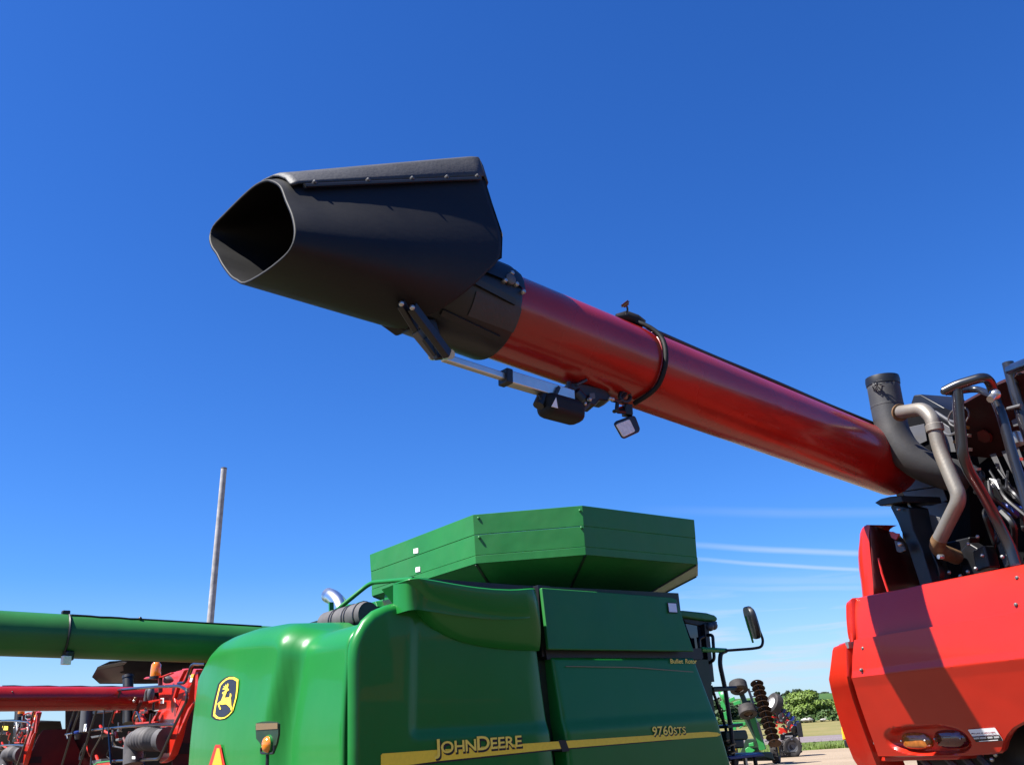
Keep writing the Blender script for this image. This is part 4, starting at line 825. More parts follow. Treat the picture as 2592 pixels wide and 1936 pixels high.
# --- unloading auger with spout
AN = V((-.01, 4.37, 3.67)); AF = V((2.6, 6.61, 3.4)); AX = (AF - AN).normalized()
AS_ = AX.cross(V((0, 0, 1))).normalized(); AU = AS_.cross(AX)           # AS_ points to the camera side
ar = lambda X: R.loc(X)
def au(s, ang=None, r=.0):
    X = AN + AX * s
    if ang is not None: X = X + (AS_ * math.cos(rad(ang)) + AU * math.sin(rad(ang))) * r
    return ar(X)
mb = MB(); mb.tube([au(s) for s in (-.3, .3, 1.0, 2.0, 3.0, 3.75)], .23, 64); at = mb.build('unloading_auger', REDT, rc, ang=60)
def s_of(px):
    lo_, hi_ = -1.5, 4
    for _ in range(40):
        m_ = (lo_ + hi_) / 2; X = AN + AX * m_ - EYEP
        if 1296 + FPX * X.dot(cR) / X.dot(cF) < px: lo_ = m_
        else: hi_ = m_
    return lo_
sb = s_of(1592)
mb = MB(); mb.lathe([(.229, -.018), (.2335, -.016), (.2335, .016), (.229, .018)], au(sb + .045), ar(AN + AX) - ar(AN), 64); mb.build('flange_ring', REDT, at)
mb = MB(); pts = [au(sb - .07 + .11 * sm(80, 20, a_) - .04 * sm(-40, -80, a_), a_, .249) for a_ in range(100, -92, -8)]; mb.tube(pts, [.0145 if i > 3 else .022 for i in range(len(pts))], 10); mb.build('lamp_cable', RUBBER, at)
mb = MB(); mb.tube([au(sb - .15, 76, .245), au(sb - .10, 70, .262), au(sb - .03, 66, .262), au(sb + .0, 58, .252)], [.02, .036, .034, .024], 10); mb.build('cable_boot', RUBBER, at)
q0 = ar(EYEP + ray(1585, 797) * 4.55); mb = MB(); q1, q2, q3 = [ar(EYEP + ray(*p) * 4.55) for p in [(1589, 785), (1587, 775), (1580, 766)]]; mb.tube(bend([q0, q1, q2], .03), .005, 6); lw_ = mb.build('loose_wire', BLACK, at)
mb = MB(); mb.tube([q2, q3], [.014, .024], 8); mb.build('wire_plug', MAROON, lw_); mb = MB(); mb.tube([q2.lerp(q3, .4), q2.lerp(q3, .7)], .0245, 8); mb.build('plug_band', AMBERD, lw_)
mb = MB(); mb.tube([au(s, 66 + 2 * math.sin(s * 5), .242) for s in [sb + .1 + .12 * k for k in range(26)]], .014, 8); mb.build('top_hose', BLACK, at)
# spout boot: sections along the auger, house-shaped
AB = Frame(-.01, 4.37, 49)
def bsec(t, grow=0.0):
    zt = lerp(4.0, 4.515, t); zb = lerp(3.47, 3.45, t); st, sb_ = lerp(-1.37, -.22, t), lerp(-1.45, -.64, t); hwid = lerp(.285, .30, t)
    near = [(0, 1), (.17, .997), (.34, .965), (.43, .87), (.60, .70), (.82, .50), (.96, .34), (1.0, .24), (.96, .13), (.80, .045), (.5, .0), (.0, .0)]
    far = [(.17, .997), (.33, .975), (.41, .91), (.60, .70), (.82, .52), (.96, .40), (1.0, .32), (.94, .235), (.76, .16), (.42, .07)]
    full = near + [(-a, b) for a, b in far[::-1]]; out = []
    for a, b in full:
        hgt = (zt - zb); b2 = b
        s = lerp(sb_, st, min(1, max(0, b) / .40) ** .8); X = AB.wor((s, -a * (hwid + grow), zb + hgt * b2 + (grow if b > .5 else -grow if b < .02 else 0))); out.append(ar(X))
    if t < 1 and OPEN_D: out = [p + d * (1 - t) ** 1.1 for p, d in zip(out, OPEN_D)]
    return out
OPEN_D = []
b0 = bsec(0)
OPEN_D = [ar(AB.wor(AB.P(480 + x / 2.295, 360 + y / 2.295, 0, lerp(-1.46, -1.39, (820 - y) / 600)))) - p for (x, y), p in zip([(440, 226), (472, 229), (508, 246), (532, 275), (556, 340), (590, 420), (606, 490), (607, 545), (592, 605), (548, 664), (440, 750), (320, 817), (272, 800), (235, 775), (186, 708), (155, 648), (126, 606), (114, 552), (134, 490), (196, 425), (310, 312), (385, 250)], b0)]
mb = MB(); ts = [0, .006, .02, .05, .1, .2, .3, .4, .5, .6, .7, .8, .88, .94, .98, 1.0]
def round_ring(p, k=3):      # closed Catmull-Rom through the section points
    n = len(p); out = []
    for i in range(n):
        a, b, c, d = p[i - 1], p[i], p[(i + 1) % n], p[(i + 2) % n]
        for j in range(k):
            t = j / k; out.append(.5 * ((2 * b) + (c - a) * t + (2 * a - 5 * b + 4 * c - d) * t * t + (3 * b - a - 3 * c + d) * t ** 3))
    return out
rows = [round_ring(bsec(t)) for t in ts]; mb.grid(rows, close=True, flip=True)
boot = mb.build('auger_spout', RUBBER, at, solid=.010, ang=60)
e = bsec(1.0); back = MB(); back.add(e[:], [tuple(range(len(e)))]); 
mid = [V(p) for p in e]; back = MB(); back.prism([e[k] for k in (20, 21, 0, 1, 2, 3, 4, 5, 6, 16, 17, 18, 19)], (.015, 0, 0)); back.build('spout_back', RUBBER, boot)
def cap_sec(t):
    s_ = bsec(t, .0); o = bsec(t, .016); return [o[k] for k in (-4, -3, -2, -1, 0, 1, 2, 3)]
mb = MB(); rows = []
for t in [.03, .06, .12, .2, .3, .4, .5, .6, .7, .8, .9, .96, 1.0]:
    o = cap_sec(t); c = o[4]; up = V((0, 0, .016)); r = [p + up for p in o]; last = r[-1] + (r[-1] - r[-2]) * .35; first = r[0] + (r[0] - r[1]) * .35
    if t <= .03: r = [p - up * .6 for p in r]; last -= up * .6; first -= up * .6
    rows.append([first] + r + [last])
mb.grid(rows, flip=True); L = rows[-1]; cc = sum(L, V()) / len(L); mb.grid([L, [p.lerp(cc, .1) + V((.03, 0, -.03)) for p in L], [p.lerp(cc, .3) + V((.035, 0, -.07)) for p in L]], flip=True)
CAPM = mat('grey_weathered_rubber', (0.036, 0.036, 0.038), .6, var=.2, scale=7, dust=.35, dustcol=(.10, .09, .085), bump=.15)
cap = mb.build('ridge_cap', CAPM, boot, solid=.01, ang=60)
zb_ = lambda x, y: (480 + x / 2.295, 360 + y / 2.295)
def lip_pt(t):
    o = cap_sec(t); return o[7] + (o[7] - o[6]) * .30 + V((0, 0, .006)) + (ar(AN + AS_) - ar(AN)) * .012
mb = MB(); mb.tube([lip_pt(t) - V((0, 0, .012)) for t in [.08, .25, .4, .55, .7, .85, .97]], .011, 8); mb.build('clamp_strip', BLACK, boot)
for t in (.12, .36, .58, .77, .95):
    nrm = ar(AN + AS_ + V((0, 0, .2))) - ar(AN)
    mb = MB(); mb.lathe([(.010, -.02), (.010, .010), (.005, .015)], lip_pt(t), nrm, 8, True); mb.build('bolt', GREY, boot)
# collar between tube and boot
axd = ar(AN + AX) - ar(AN)
mb = MB(); mb.lathe([(.225, -.50), (.250, -.48), (.256, -.25), (.259, .0), (.255, .014), (.232, .016)], au(-0.115), axd, 56); col_ = mb.build('spout_collar', BLACK, at, ang=50)
for a_, s0, s1 in ((-8, -.44, -.15), (-52, -.52, -.16)):
    mb = MB(); mb.grid([[au(lerp(s0, s1, k / 8), a_ + da - 6 * k / 8, .257 + h) for k in range(9)] for da, h in ((-4, 0), (-3.4, .014), (3.4, .014), (4, 0))]); mb.build('collar_rib', BLACK, col_)
mb = MB(); mb.grid([[au(-.38 + .02 * k, a_, .2605) for k in range(15)] for a_ in range(-46, -14, 4)]); mb.build('collar_pad', CAPM, col_)
mb = MB(); mb.grid([[au(-.40 + .045 * k, a_, .259 + (.012 if 0 < k < 7 else 0)) for k in range(8)] for a_ in range(6, 34, 4)]); hp = mb.build('pivot_plate', BLACK, col_)
zc = lambda x, y: ar(AB.wor(AB.P(*zb_(x, y), 1, -.262)))
mb = MB(); mb.lathe([(.030, -.02), (.030, .008), (.022, .014)], zc(1862, 797), ar(AN + AS_) - ar(AN), 16, True); mb.build('pivot_pin', GREY, hp)
for x, y in ((1870, 762), (1830, 806), (1897, 826), (1937, 870)): mb = MB(); mb.lathe([(.013, -.02), (.013, .008), (.008, .014)], zc(x, y), ar(AN + AS_) - ar(AN), 8, True); mb.build('bolt', STEEL, hp)
# linkage and actuator under the spout
zl = lambda x, y, v=-.06: ar(AB.wor(AB.P(*zb_(x, y), 1, v)))
for a_, b_, w_, h_ in ((zl(1225, 935, -.24), zl(1315, 1080, -.16), .03, .05), (zl(1290, 955, -.26), zl(1500, 1235, -.18), .035, .05), (zl(1390, 1030, -.1), zl(1460, 1260, -.1), .03, .06)):
    mb = MB(); mb.bar(a_, b_, w_, h_); mb.build('spout_linkage', BLACK, at, bev=.006)
mb = MB(); mb.prism([zl(*q, -.02) for q in [(1120, 1000), (1160, 1030), (1205, 1062), (1250, 1096), (1306, 1074), (1270, 1000), (1180, 960)]], ar(AN - AS_ * .08) - ar(AN)); mb.build('spout_flap', RUBBER, boot, bev=.01)
mb = MB(); mb.bar(zl(1318, 1095), zl(1440, 1245), .05, .045); mb.build('link_arm', GREY, at, bev=.006)
mb = MB(); mb.bar(zl(1375, 1135, -.10), zl(1440, 1225, -.10), .02, .05); mb.build('link_slot', BLACK, at)
mb = MB(); mb.tube([zl(1410, 1240, .02), zl(1515, 1232, -.16)], .024, 12); mb.build('clevis_pin', STEEL, at)
for x, y in ((1230, 938), (1293, 960)): mb = MB(); mb.ball(zl(x, y, -.285), .013, 8, 5); mb.build('bolt', STEEL, at)
mb = MB(); mb.bar(zl(1470, 1250, -.06), zl(1838, 1368, -.06), .036, .036); rod = mb.build('actuator_rod', ALU, at, bev=.006)
z2 = lambda x, y, v=-.06: ar(AB.wor(AB.P(1000 + x / 3.06, 700 + y / 3.06, 1, v)))
mb = MB(); mb.bar(z2(865, 785), z2(1365, 935), .062, .066); ab = mb.build('actuator_body', ALU, at, bev=.006)
mb = MB(); mb.bar(z2(832, 775), z2(880, 790), .074, .078); mb.build('actuator_collar', BLACK, ab, bev=.006)
mb = MB(); a, b = z2(1135, 985), z2(1430, 1065); c1 = (a + b) / 2; mb.bar(a, b, .13, .125); mm = mb.build('actuator_motor', RUBBER, at, bev=.045, seg=4)
mb = MB(); mb.tube([z2(1110, 1000), z2(1140, 930), z2(1190, 930)], .03, 10); mb.build('motor_bracket', BLACK, mm)
mb = MB(); mb.tube([z2(1385, 900), z2(1430, 960)], [.04, .045], 12); mb.build('motor_cap', BLACK, mm)
mb = MB(); mb.bar(z2(1180, 875), z2(1215, 930), .02, .03); mb.build('motor_clip', BLACK, mm)
mb = MB(); mb.bar(z2(1270, 855, -.1), z2(1215, 980, -.1), .012, .016); mb.build('motor_clip', BLACK, mm)
mb = MB(); mb.tube([z2(1115, 960) + V((0, .025 * math.cos(k), .025 * math.sin(k))) for k in range(7)], .007, 6); mb.build('motor_ring', BLACK, mm)
mb = MB(); mb.prism([z2(*q, -.13) for q in [(1248, 935), (1262, 1018), (1212, 1005), (1235, 960)]], (0, .004, 0)); mb.build('motor_label', WHITE, mm)
mb = MB(); mb.prism([z2(*q, -.03) for q in [(1340, 815), (1480, 830), (1620, 865), (1690, 940), (1640, 965), (1590, 955), (1550, 1000), (1500, 985), (1440, 900), (1360, 870)]], (0, .12, 0)); br = mb.build('actuator_mount', BLACK, at, bev=.01)
mb = MB(); mb.prism([z2(*q, -.055) for q in [(1508, 905), (1545, 900), (1552, 940), (1510, 950)]], (0, .01, 0)); mb.build('mount_tag', GREY, br)
for x, y in ((1507, 950), (1470, 985), (1665, 945), (1685, 950)): mb = MB(); mb.ball(z2(x, y, -.07), .013, 8, 5); mb.build('bolt', STEEL, br)
mb = MB(); mb.tube([z2(1345, 815), z2(1350, 880)], .012, 6); mb.tube([z2(1400, 840, -.1), z2(1480, 800, -.1)], .01, 6); mb.tube([z2(1440, 1040), z2(1500, 985)], .014, 6); mb.build('mount_hook', BLACK, br)
# work light hanging below
mb = MB(); mb.tube([z2(1780, 930, -.06) + (z2(1780 + 42 * math.cos(k * .6), 930 + 42 * math.sin(k * .6), -.06) - z2(1780, 930, -.06)) for k in range(11)], .012, 8); mb.tube(bend([z2(1680, 955, -.06), z2(1740, 970, -.06), z2(1800, 880, -.06)], .04), .012, 8); mb.tube(bend([z2(1722, 975, -.06), z2(1715, 1045, -.06), z2(1780, 1050, -.06)], .02), .011, 6); mb.build('cable_loop', BLACK, at)
lc = [z2(*q, -.07) for q in [(1690, 1140), (1710, 1120), (1835, 1075), (1862, 1085), (1898, 1180), (1890, 1205), (1775, 1258), (1752, 1250)]]
mb = MB(); mb.prism(lc, (ar(AN - AS_ * .05 + AX * .055 + AU * .03)) - ar(AN)); wl = mb.build('work_light', BLACK, at, bev=.008)
lc2 = [z2(*q, -.076) for q in [(1715, 1148), (1725, 1138), (1812, 1104), (1822, 1110), (1862, 1192), (1855, 1202), (1778, 1240), (1765, 1234)]]
mb = MB(); mb.prism(lc2, (ar(AN - AS_ * .02)) - ar(AN)); mb.build('light_lens', LENS, wl, bev=.004)
mb = MB(); mb.bar(z2(1795, 995, -.03), z2(1800, 1080, -.03), .05, .05); mb.tube([z2(1690, 1045, -.03), z2(1800, 1025, -.03)], .012, 6); mb.build('light_bracket', BLACK, wl, bev=.01)
mb = MB(); mb.prism([z2(*q, -.02) for q in [(1730, 1010), (1800, 990), (1800, 1010), (1740, 1050)]], (0, .03, 0)); mb.build('bracket_tab', RED, wl)

# ------------------------------------------------------------------ background red combines
def back_combine():
    r_ = ray(450, 1800); k = 16.5 / math.hypot(r_.x, r_.y)
    B = Frame(r_.x * k, r_.y * k, 53); e = B.empty('combine_harvester')
    z6 = lambda x, y: (x / 3.79, 1500 + y / 3.79); zz = lambda x, y: (240 + x / 5.58, 1640 + y / 5.58)
    def Z(x, y, u=0.0): return B.P(*zz(x, y), 0, u)
    def Y(x, y, u=0.0): return B.P(*z6(x, y), 0, u)
    pr = lambda name, pts, m, th=.03, bev=.01: MB().prism(pts, (th, 0, 0)).build(name, m, e, bev=bev)
    pr('rear_frame_panel', [Z(*q, .25) for q in [(905, 410), (1080, 345), (1210, 310), (1310, 300), (1330, 500), (1160, 860), (1100, 1180), (1060, 1340), (900, 1340), (900, 800)]], RED)
    pr('frame_beam', [Z(*q, -.02) for q in [(1390, 290), (1432, 300), (1330, 640), (1215, 960), (1150, 1260), (1070, 1500), (1010, 1580), (925, 1622), (905, 1605), (1000, 1400), (1150, 920), (1290, 560)]], RED, .12)
    pr('frame_beam', [Z(*q, .05) for q in [(1235, 290), (1300, 285), (1320, 300), (1260, 320), (1190, 460), (1120, 700), (1150, 830), (1135, 840), (1095, 700), (1180, 400)]], RED, .06)
    v0 = Z(1090, 1520, .12).y; Sd = lambda x, y, k=0.0: B.P(*zz(x, y), 1, v0 - k)
    mb = MB(); mb.prism([Sd(*q) for q in [(1400, 752), (1450, 738), (2250, 715), (2250, 1900), (1092, 1900), (1095, 1480), (1310, 880)]], (0, .03, 0)); mb.build('side_wall', DRED, e)  # shaded side of the red body, shade put into the colour
    pr('frame_rib', [Z(*q, -.03) for q in [(1420, 340), (1455, 335), (1450, 600), (1435, 770), (1380, 790), (1330, 880), (1180, 1220), (1160, 1210), (1310, 850), (1400, 740)]], RED, .05)
    mb = MB(); mb.prism([Sd(*q, .01) for q in [(1200, 1340), (1400, 1340), (1400, 1490), (1140, 1490)]], (0, .008, 0)); mb.build('wall_slot', BLACK, e)
    pr('reflector', [Z(*q, -.03) for q in [(1362, 365), (1405, 362), (1390, 420), (1350, 420)]], ORANGE, .004, 0)
    pr('reflector', [Z(*q, -.03) for q in [(1350, 422), (1390, 422), (1370, 478), (1340, 476)]], WHITE, .004, 0)
    pr('panel_label', [Z(*q, .2) for q in [(928, 705), (975, 700), (972, 778), (925, 782)]], WHITE, .004, 0)
    # black tank cover and its silver edge
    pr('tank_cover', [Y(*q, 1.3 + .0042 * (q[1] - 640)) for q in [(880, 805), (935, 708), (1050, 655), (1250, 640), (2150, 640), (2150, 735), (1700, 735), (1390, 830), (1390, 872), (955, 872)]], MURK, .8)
    pr('cover_trim', [Y(*q, 1.2 + .0042 * (q[1] - 640)) for q in [(920, 738), (935, 708), (1165, 660), (1200, 664), (1170, 690)]], GREY, .05)
    pr('cover_pocket', [Y(*q, 1.24 + .0042 * (q[1] - 640)) for q in [(925, 740), (1170, 698), (1190, 760), (1190, 860), (955, 865), (890, 805)]], DRED, .04)
    # auger tube
    a0, a1 = B.loc(EYEP + ray(-60, 1768) * (.42 * FPX / 62)), B.loc(EYEP + ray(400, 1767) * (.42 * FPX / 55))
    mb = MB(); mb.tube([a0 - (a1 - a0) * .5, a0, a1, a1 + (a1 - a0) * .3], .21, 32); tb = mb.build('unloading_auger', REDT, e)
    ax = (a1 - a0).normalized(); sd_ = ax.cross(V((0, 0, 1))).normalized()
    mb = MB(); mb.tube([lerp(a0, a1, .12 + .06 * k) + V((0, 0, .212 + .006 * math.sin(k * 2.1))) for k in range(13)], .012, 6); mb.tube([lerp(a0, a1, .16) + V((0, 0, .2)), lerp(a0, a1, .16) - sd_ * -.19 + V((0, 0, .1))], .012, 6); mb.build('auger_cable', BLACK, tb)
    # beacon
    c = Z(855, 400, -.05); mb = MB(); mb.lathe([(.085, 0), (.088, .02), (.086, .12), (.078, .20), (.05, .235), (.005, .24)], c, (0, 0, 1), 18); bc = mb.build('beacon', AMBER, e)
    mb = MB(); mb.lathe([(.05, -.05), (.095, -.04), (.095, .005), (.08, .01)], c, (0, 0, 1), 18, True); mb.build('beacon_base', BLACK, bc)
    pr('beacon_arm', [Z(*q, -.02) for q in [(680, 430), (720, 405), (780, 400), (930, 395), (1070, 340), (1075, 355), (940, 415), (780, 425), (700, 440)]], RED, .06)
    mb = MB(); mb.bar(Z(925, 420, 0), Z(925, 620, 0), .06, .06); mb.build('beacon_post', DRED, e)
    c = Z(1020, 440, .1); mb = MB(); mb.lathe([(.06, -.04), (.07, 0), (.05, .07), (.02, .11)], c, (1, -.8, -.3), 14, True); mb.build('horn', GREY, e)
    # exhaust and engine furniture
    mb = MB(); mb.tube([Z(470, 395, .5), Z(470, 1060, .5)], .105, 18); ex = mb.build('exhaust_stack', BLACK, e)
    mb = MB(); mb.tube([Z(470, 388, .5), Z(470, 425, .5)], .118, 18); mb.build('stack_rim', BLACK, ex)
    mb = MB(); mb.tube(bend([Z(485, 640, .3), Z(520, 640, .3), Z(550, 760, .3), Z(600, 880, .3), Z(660, 1030, .3)], .06), .03, 8); mb.build('silver_pipe', STEEL, e)
    mb = MB(); mb.tube(bend([Z(790, 570, .3), Z(745, 600, .3), Z(725, 740, .3)], .08), [.05] * 8, 10); mb.ball(Z(790, 640, .3), .14, 12, 8, (.5, .45, 1)); mb.build('muffler', GREY, e)
    for q in ([(570, 1045), (850, 1030), (850, 1050), (575, 1075)], [(745, 745), (920, 715), (920, 735), (770, 770)], [(795, 1030), (880, 880), (890, 900), (825, 1030)], [(640, 870), (705, 860), (705, 920), (645, 928)], [(395, 1370), (470, 1355), (470, 1395), (400, 1400)]): pr('engine_guard', [Z(*p, .15) for p in q], RED, .06, .004)
    pr('engine_block', [Z(x, y, u) for x, y, u in [(-420, 700, .6), (900, 620, .5), (900, 1700, 1.8), (-420, 1700, 1.8)]], MURK, .8)  # near-black face tilted downward, stands in for the bay's deep shade
    pr('radiator_box', [Z(*q, .55) for q in [(520, 760), (760, 740), (760, 860), (640, 860), (620, 1000), (540, 1010)]], BLACK, .2)
    for k, (x, y) in enumerate(((570, 710), (555, 745), (720, 860), (720, 885), (590, 965), (720, 1130))): mb = MB(); mb.ball(Z(x, y, .12), .03, 8, 5); mb.build('hose_fitting', STEEL if k % 2 else AMBERD, e)
    mb = MB(); mb.tube(bend([Z(260, 1190, .2), Z(250, 1380, .2), Z(400, 1410, .2), Z(470, 1430, .2)], .06), .015, 6); mb.build('hose', GREY, e)
    # rails and ladder
    def rl(pts, r=.024, u=-.15): mb = MB(); mb.tube(bend([Z(*q, u) for q in pts], .14, 5), r, 8); return mb.build('guard_rail', RAIL, e)
    rl([(-180, 1560), (-90, 1230), (60, 760), (140, 640), (260, 598), (600, 565), (900, 543), (1200, 532), (1300, 590), (1300, 740), (1130, 1080), (1010, 1350), (915, 1560), (240, 1592)])
    rl([(-30, 1155), (200, 1130), (500, 1100), (890, 1080), (1130, 1078)]); rl([(365, 592), (280, 850), (190, 1130), (235, 1590)], .018)
    rl([(1560, 225), (1400, 222), (1360, 250), (1290, 450), (1260, 490), (1180, 495)], .024, -.1)
    def rl2(pts, r=.022): mb = MB(); mb.tube(bend([Y(*q, -.2) for q in pts], .1, 4), r, 8); return mb.build('ladder_rail', RAIL, e)
    rl2([(750, 1020), (640, 1350), (650, 1400)], .02); rl2([(805, 1010), (690, 1330), (590, 1660)]); rl2([(745, 1022), (805, 1008), (960, 1015)], .02); rl2([(630, 1358), (700, 1345)], .02); rl2([(960, 1020), (860, 1330), (760, 1660)]); rl2([(1000, 1120), (990, 1340), (880, 1530), (870, 1660)], .016); rl2([(1040, 1290), (1065, 1640)], .02); rl2([(820, 1440), (770, 1540), (765, 1600)], .018)
    pr('warning_decal', [Y(*q, .6) for q in [(890, 1060), (1000, 1055), (1000, 1108), (892, 1115)]], YEL, .01, 0)
    mb = MB(); mb.tube([Y(835, 1095, .1), Y(815, 1335, .1)], .12, 16); fc = mb.build('fuel_filter', GREY, e)
    mb = MB(); mb.tube([Y(840, 1040, .12), Y(836, 1095, .12)], .10, 14); mb.build('filter_head', BLACK, fc)
    pr('filter_label', [Y(*q, -.03) for q in [(808, 1258), (832, 1255), (828, 1325), (800, 1328)]], WHITE, .004, 0)
    mb = MB(); mb.lathe([(.09, -.02), (.095, .0), (.09, .03), (.05, .045)], Y(750, 1342, 0), (0, 0, 1), 14, True); mb.build('tank_cap', BLUE, e)
    mb = MB(); mb.tube([Y(748, 1350, 0), Y(742, 1402, 0)], [.07, .05], 12); mb.build('tank_neck', GREY, e)
    for q in ([(890, 1135), (1005, 1112), (1005, 1140), (890, 1160)], [(870, 1375), (990, 1355), (985, 1370), (880, 1392)], [(880, 1610), (970, 1590), (970, 1625), (885, 1640)]): pr('step_tread', [Y(*p, .0) for p in q], GREY, .2, 0)
    pr('cover_panel', [Y(*q, -.1) for q in [(890, 1652), (930, 1632), (1050, 1618), (1055, 1700), (890, 1700)]], RED, .02); pr('cover_edge', [Y(*q, -.11) for q in [(885, 1650), (930, 1620), (1055, 1606), (1060, 1618), (930, 1634), (892, 1660)]], LGREEN, .03)
    rnd = random.Random(77)
    for k in range(30):
        x, y, u = rnd.uniform(-150, 880), rnd.uniform(680, 1560), rnd.uniform(.12, .45); m = rnd.choice((BLACK, BLACK, STEEL, RED, DRED, GREY, RED)); mb = MB()
        if k % 3: mb.tube(bend([Z(x, y, u), Z(x + rnd.uniform(-60, 60), y + rnd.uniform(60, 180), u), Z(x + rnd.uniform(-120, 160), y + rnd.uniform(120, 260), u + .1)], .08), rnd.choice((.012, .02, .03)), 6); mb.build('engine_hose', m, e)
        else: mb.box(Z(x, y, u), (.06, rnd.uniform(.05, .35), rnd.uniform(.04, .12)), Matrix.Rotation(rnd.uniform(-.5, .5), 3, 'X')); mb.build('engine_bracket', m, e, bev=.006)
    # corrugated intake hose
    ps = [Z(1000, 1290, -.05), Z(900, 1285, -.1), Z(800, 1280, -.15), Z(700, 1275, -.18), Z(620, 1290, -.2)]
    mb = MB(); path, rr = [], []
    for i in range(45):
        t = i / 44 * 4; k = min(int(t), 3); path.append(ps[k].lerp(ps[k + 1], t - k)); rr.append(.18 if i < 8 else .163 + .026 * math.cos(i * math.pi / 2.5))
    mb.tube(path, rr, 22); hs = mb.build('intake_hose', HOSE, e, ang=80)
    mb = MB(); mb.tube([ps[0] + (ps[0] - ps[1]) * .25, ps[0]], .20, 22); mb.build('hose_collar', HOSE, hs)
    q = [Z(640, 1290, -.2), Z(560, 1300, -.22), Z(545, 1400, -.22), Z(540, 1640, -.22)]; mb = MB(); mb.tube(bend(q, .2, 6), .16, 18); mb.build('hose_elbow', HOSE, hs)
    pr('hose_tag', [Z(*p, -.40) for p in [(525, 1525), (568, 1525), (568, 1562), (525, 1562)]], WHITE, .004, 0)
    # body under it all
    lo = Z(300, 1500, 0).z
    mb = MB(); mb.box((2.4, .6, .95), (4.2, 3.0, 1.0)); mb.build('body', RED, e, bev=.05)
    for y in (-.7, 2.0): wheel(e, (.9, y, .6), .6, .45); wheel(e, (3.8, y, .85), .85, .6)
    return e, B
bc1, BF = back_combine()
tag(bc1, 'dark red combine behind the green one, amber beacon and corrugated hose on its back', 'combine', 'red combines parked at the left')
bc2 = copy_tree(bc1)
for o in [c for c in bc2.children if c.name.startswith('unloading_auger')]:      # only the nearer tube shows
    for c in list(o.children): bpy.data.objects.remove(c)
    bpy.data.objects.remove(o)
bc2['label'] = 'red combine cut off by the left edge, its sloping beam beside a dark wall'
off = BF.P(450 - 372, 1800 + 20, 0, 0.0) - BF.P(450, 1800, 0, 0.0)
sh = BF.wor(off) - BF.o; sh.z = 0
bc2.location = bc1.location + sh

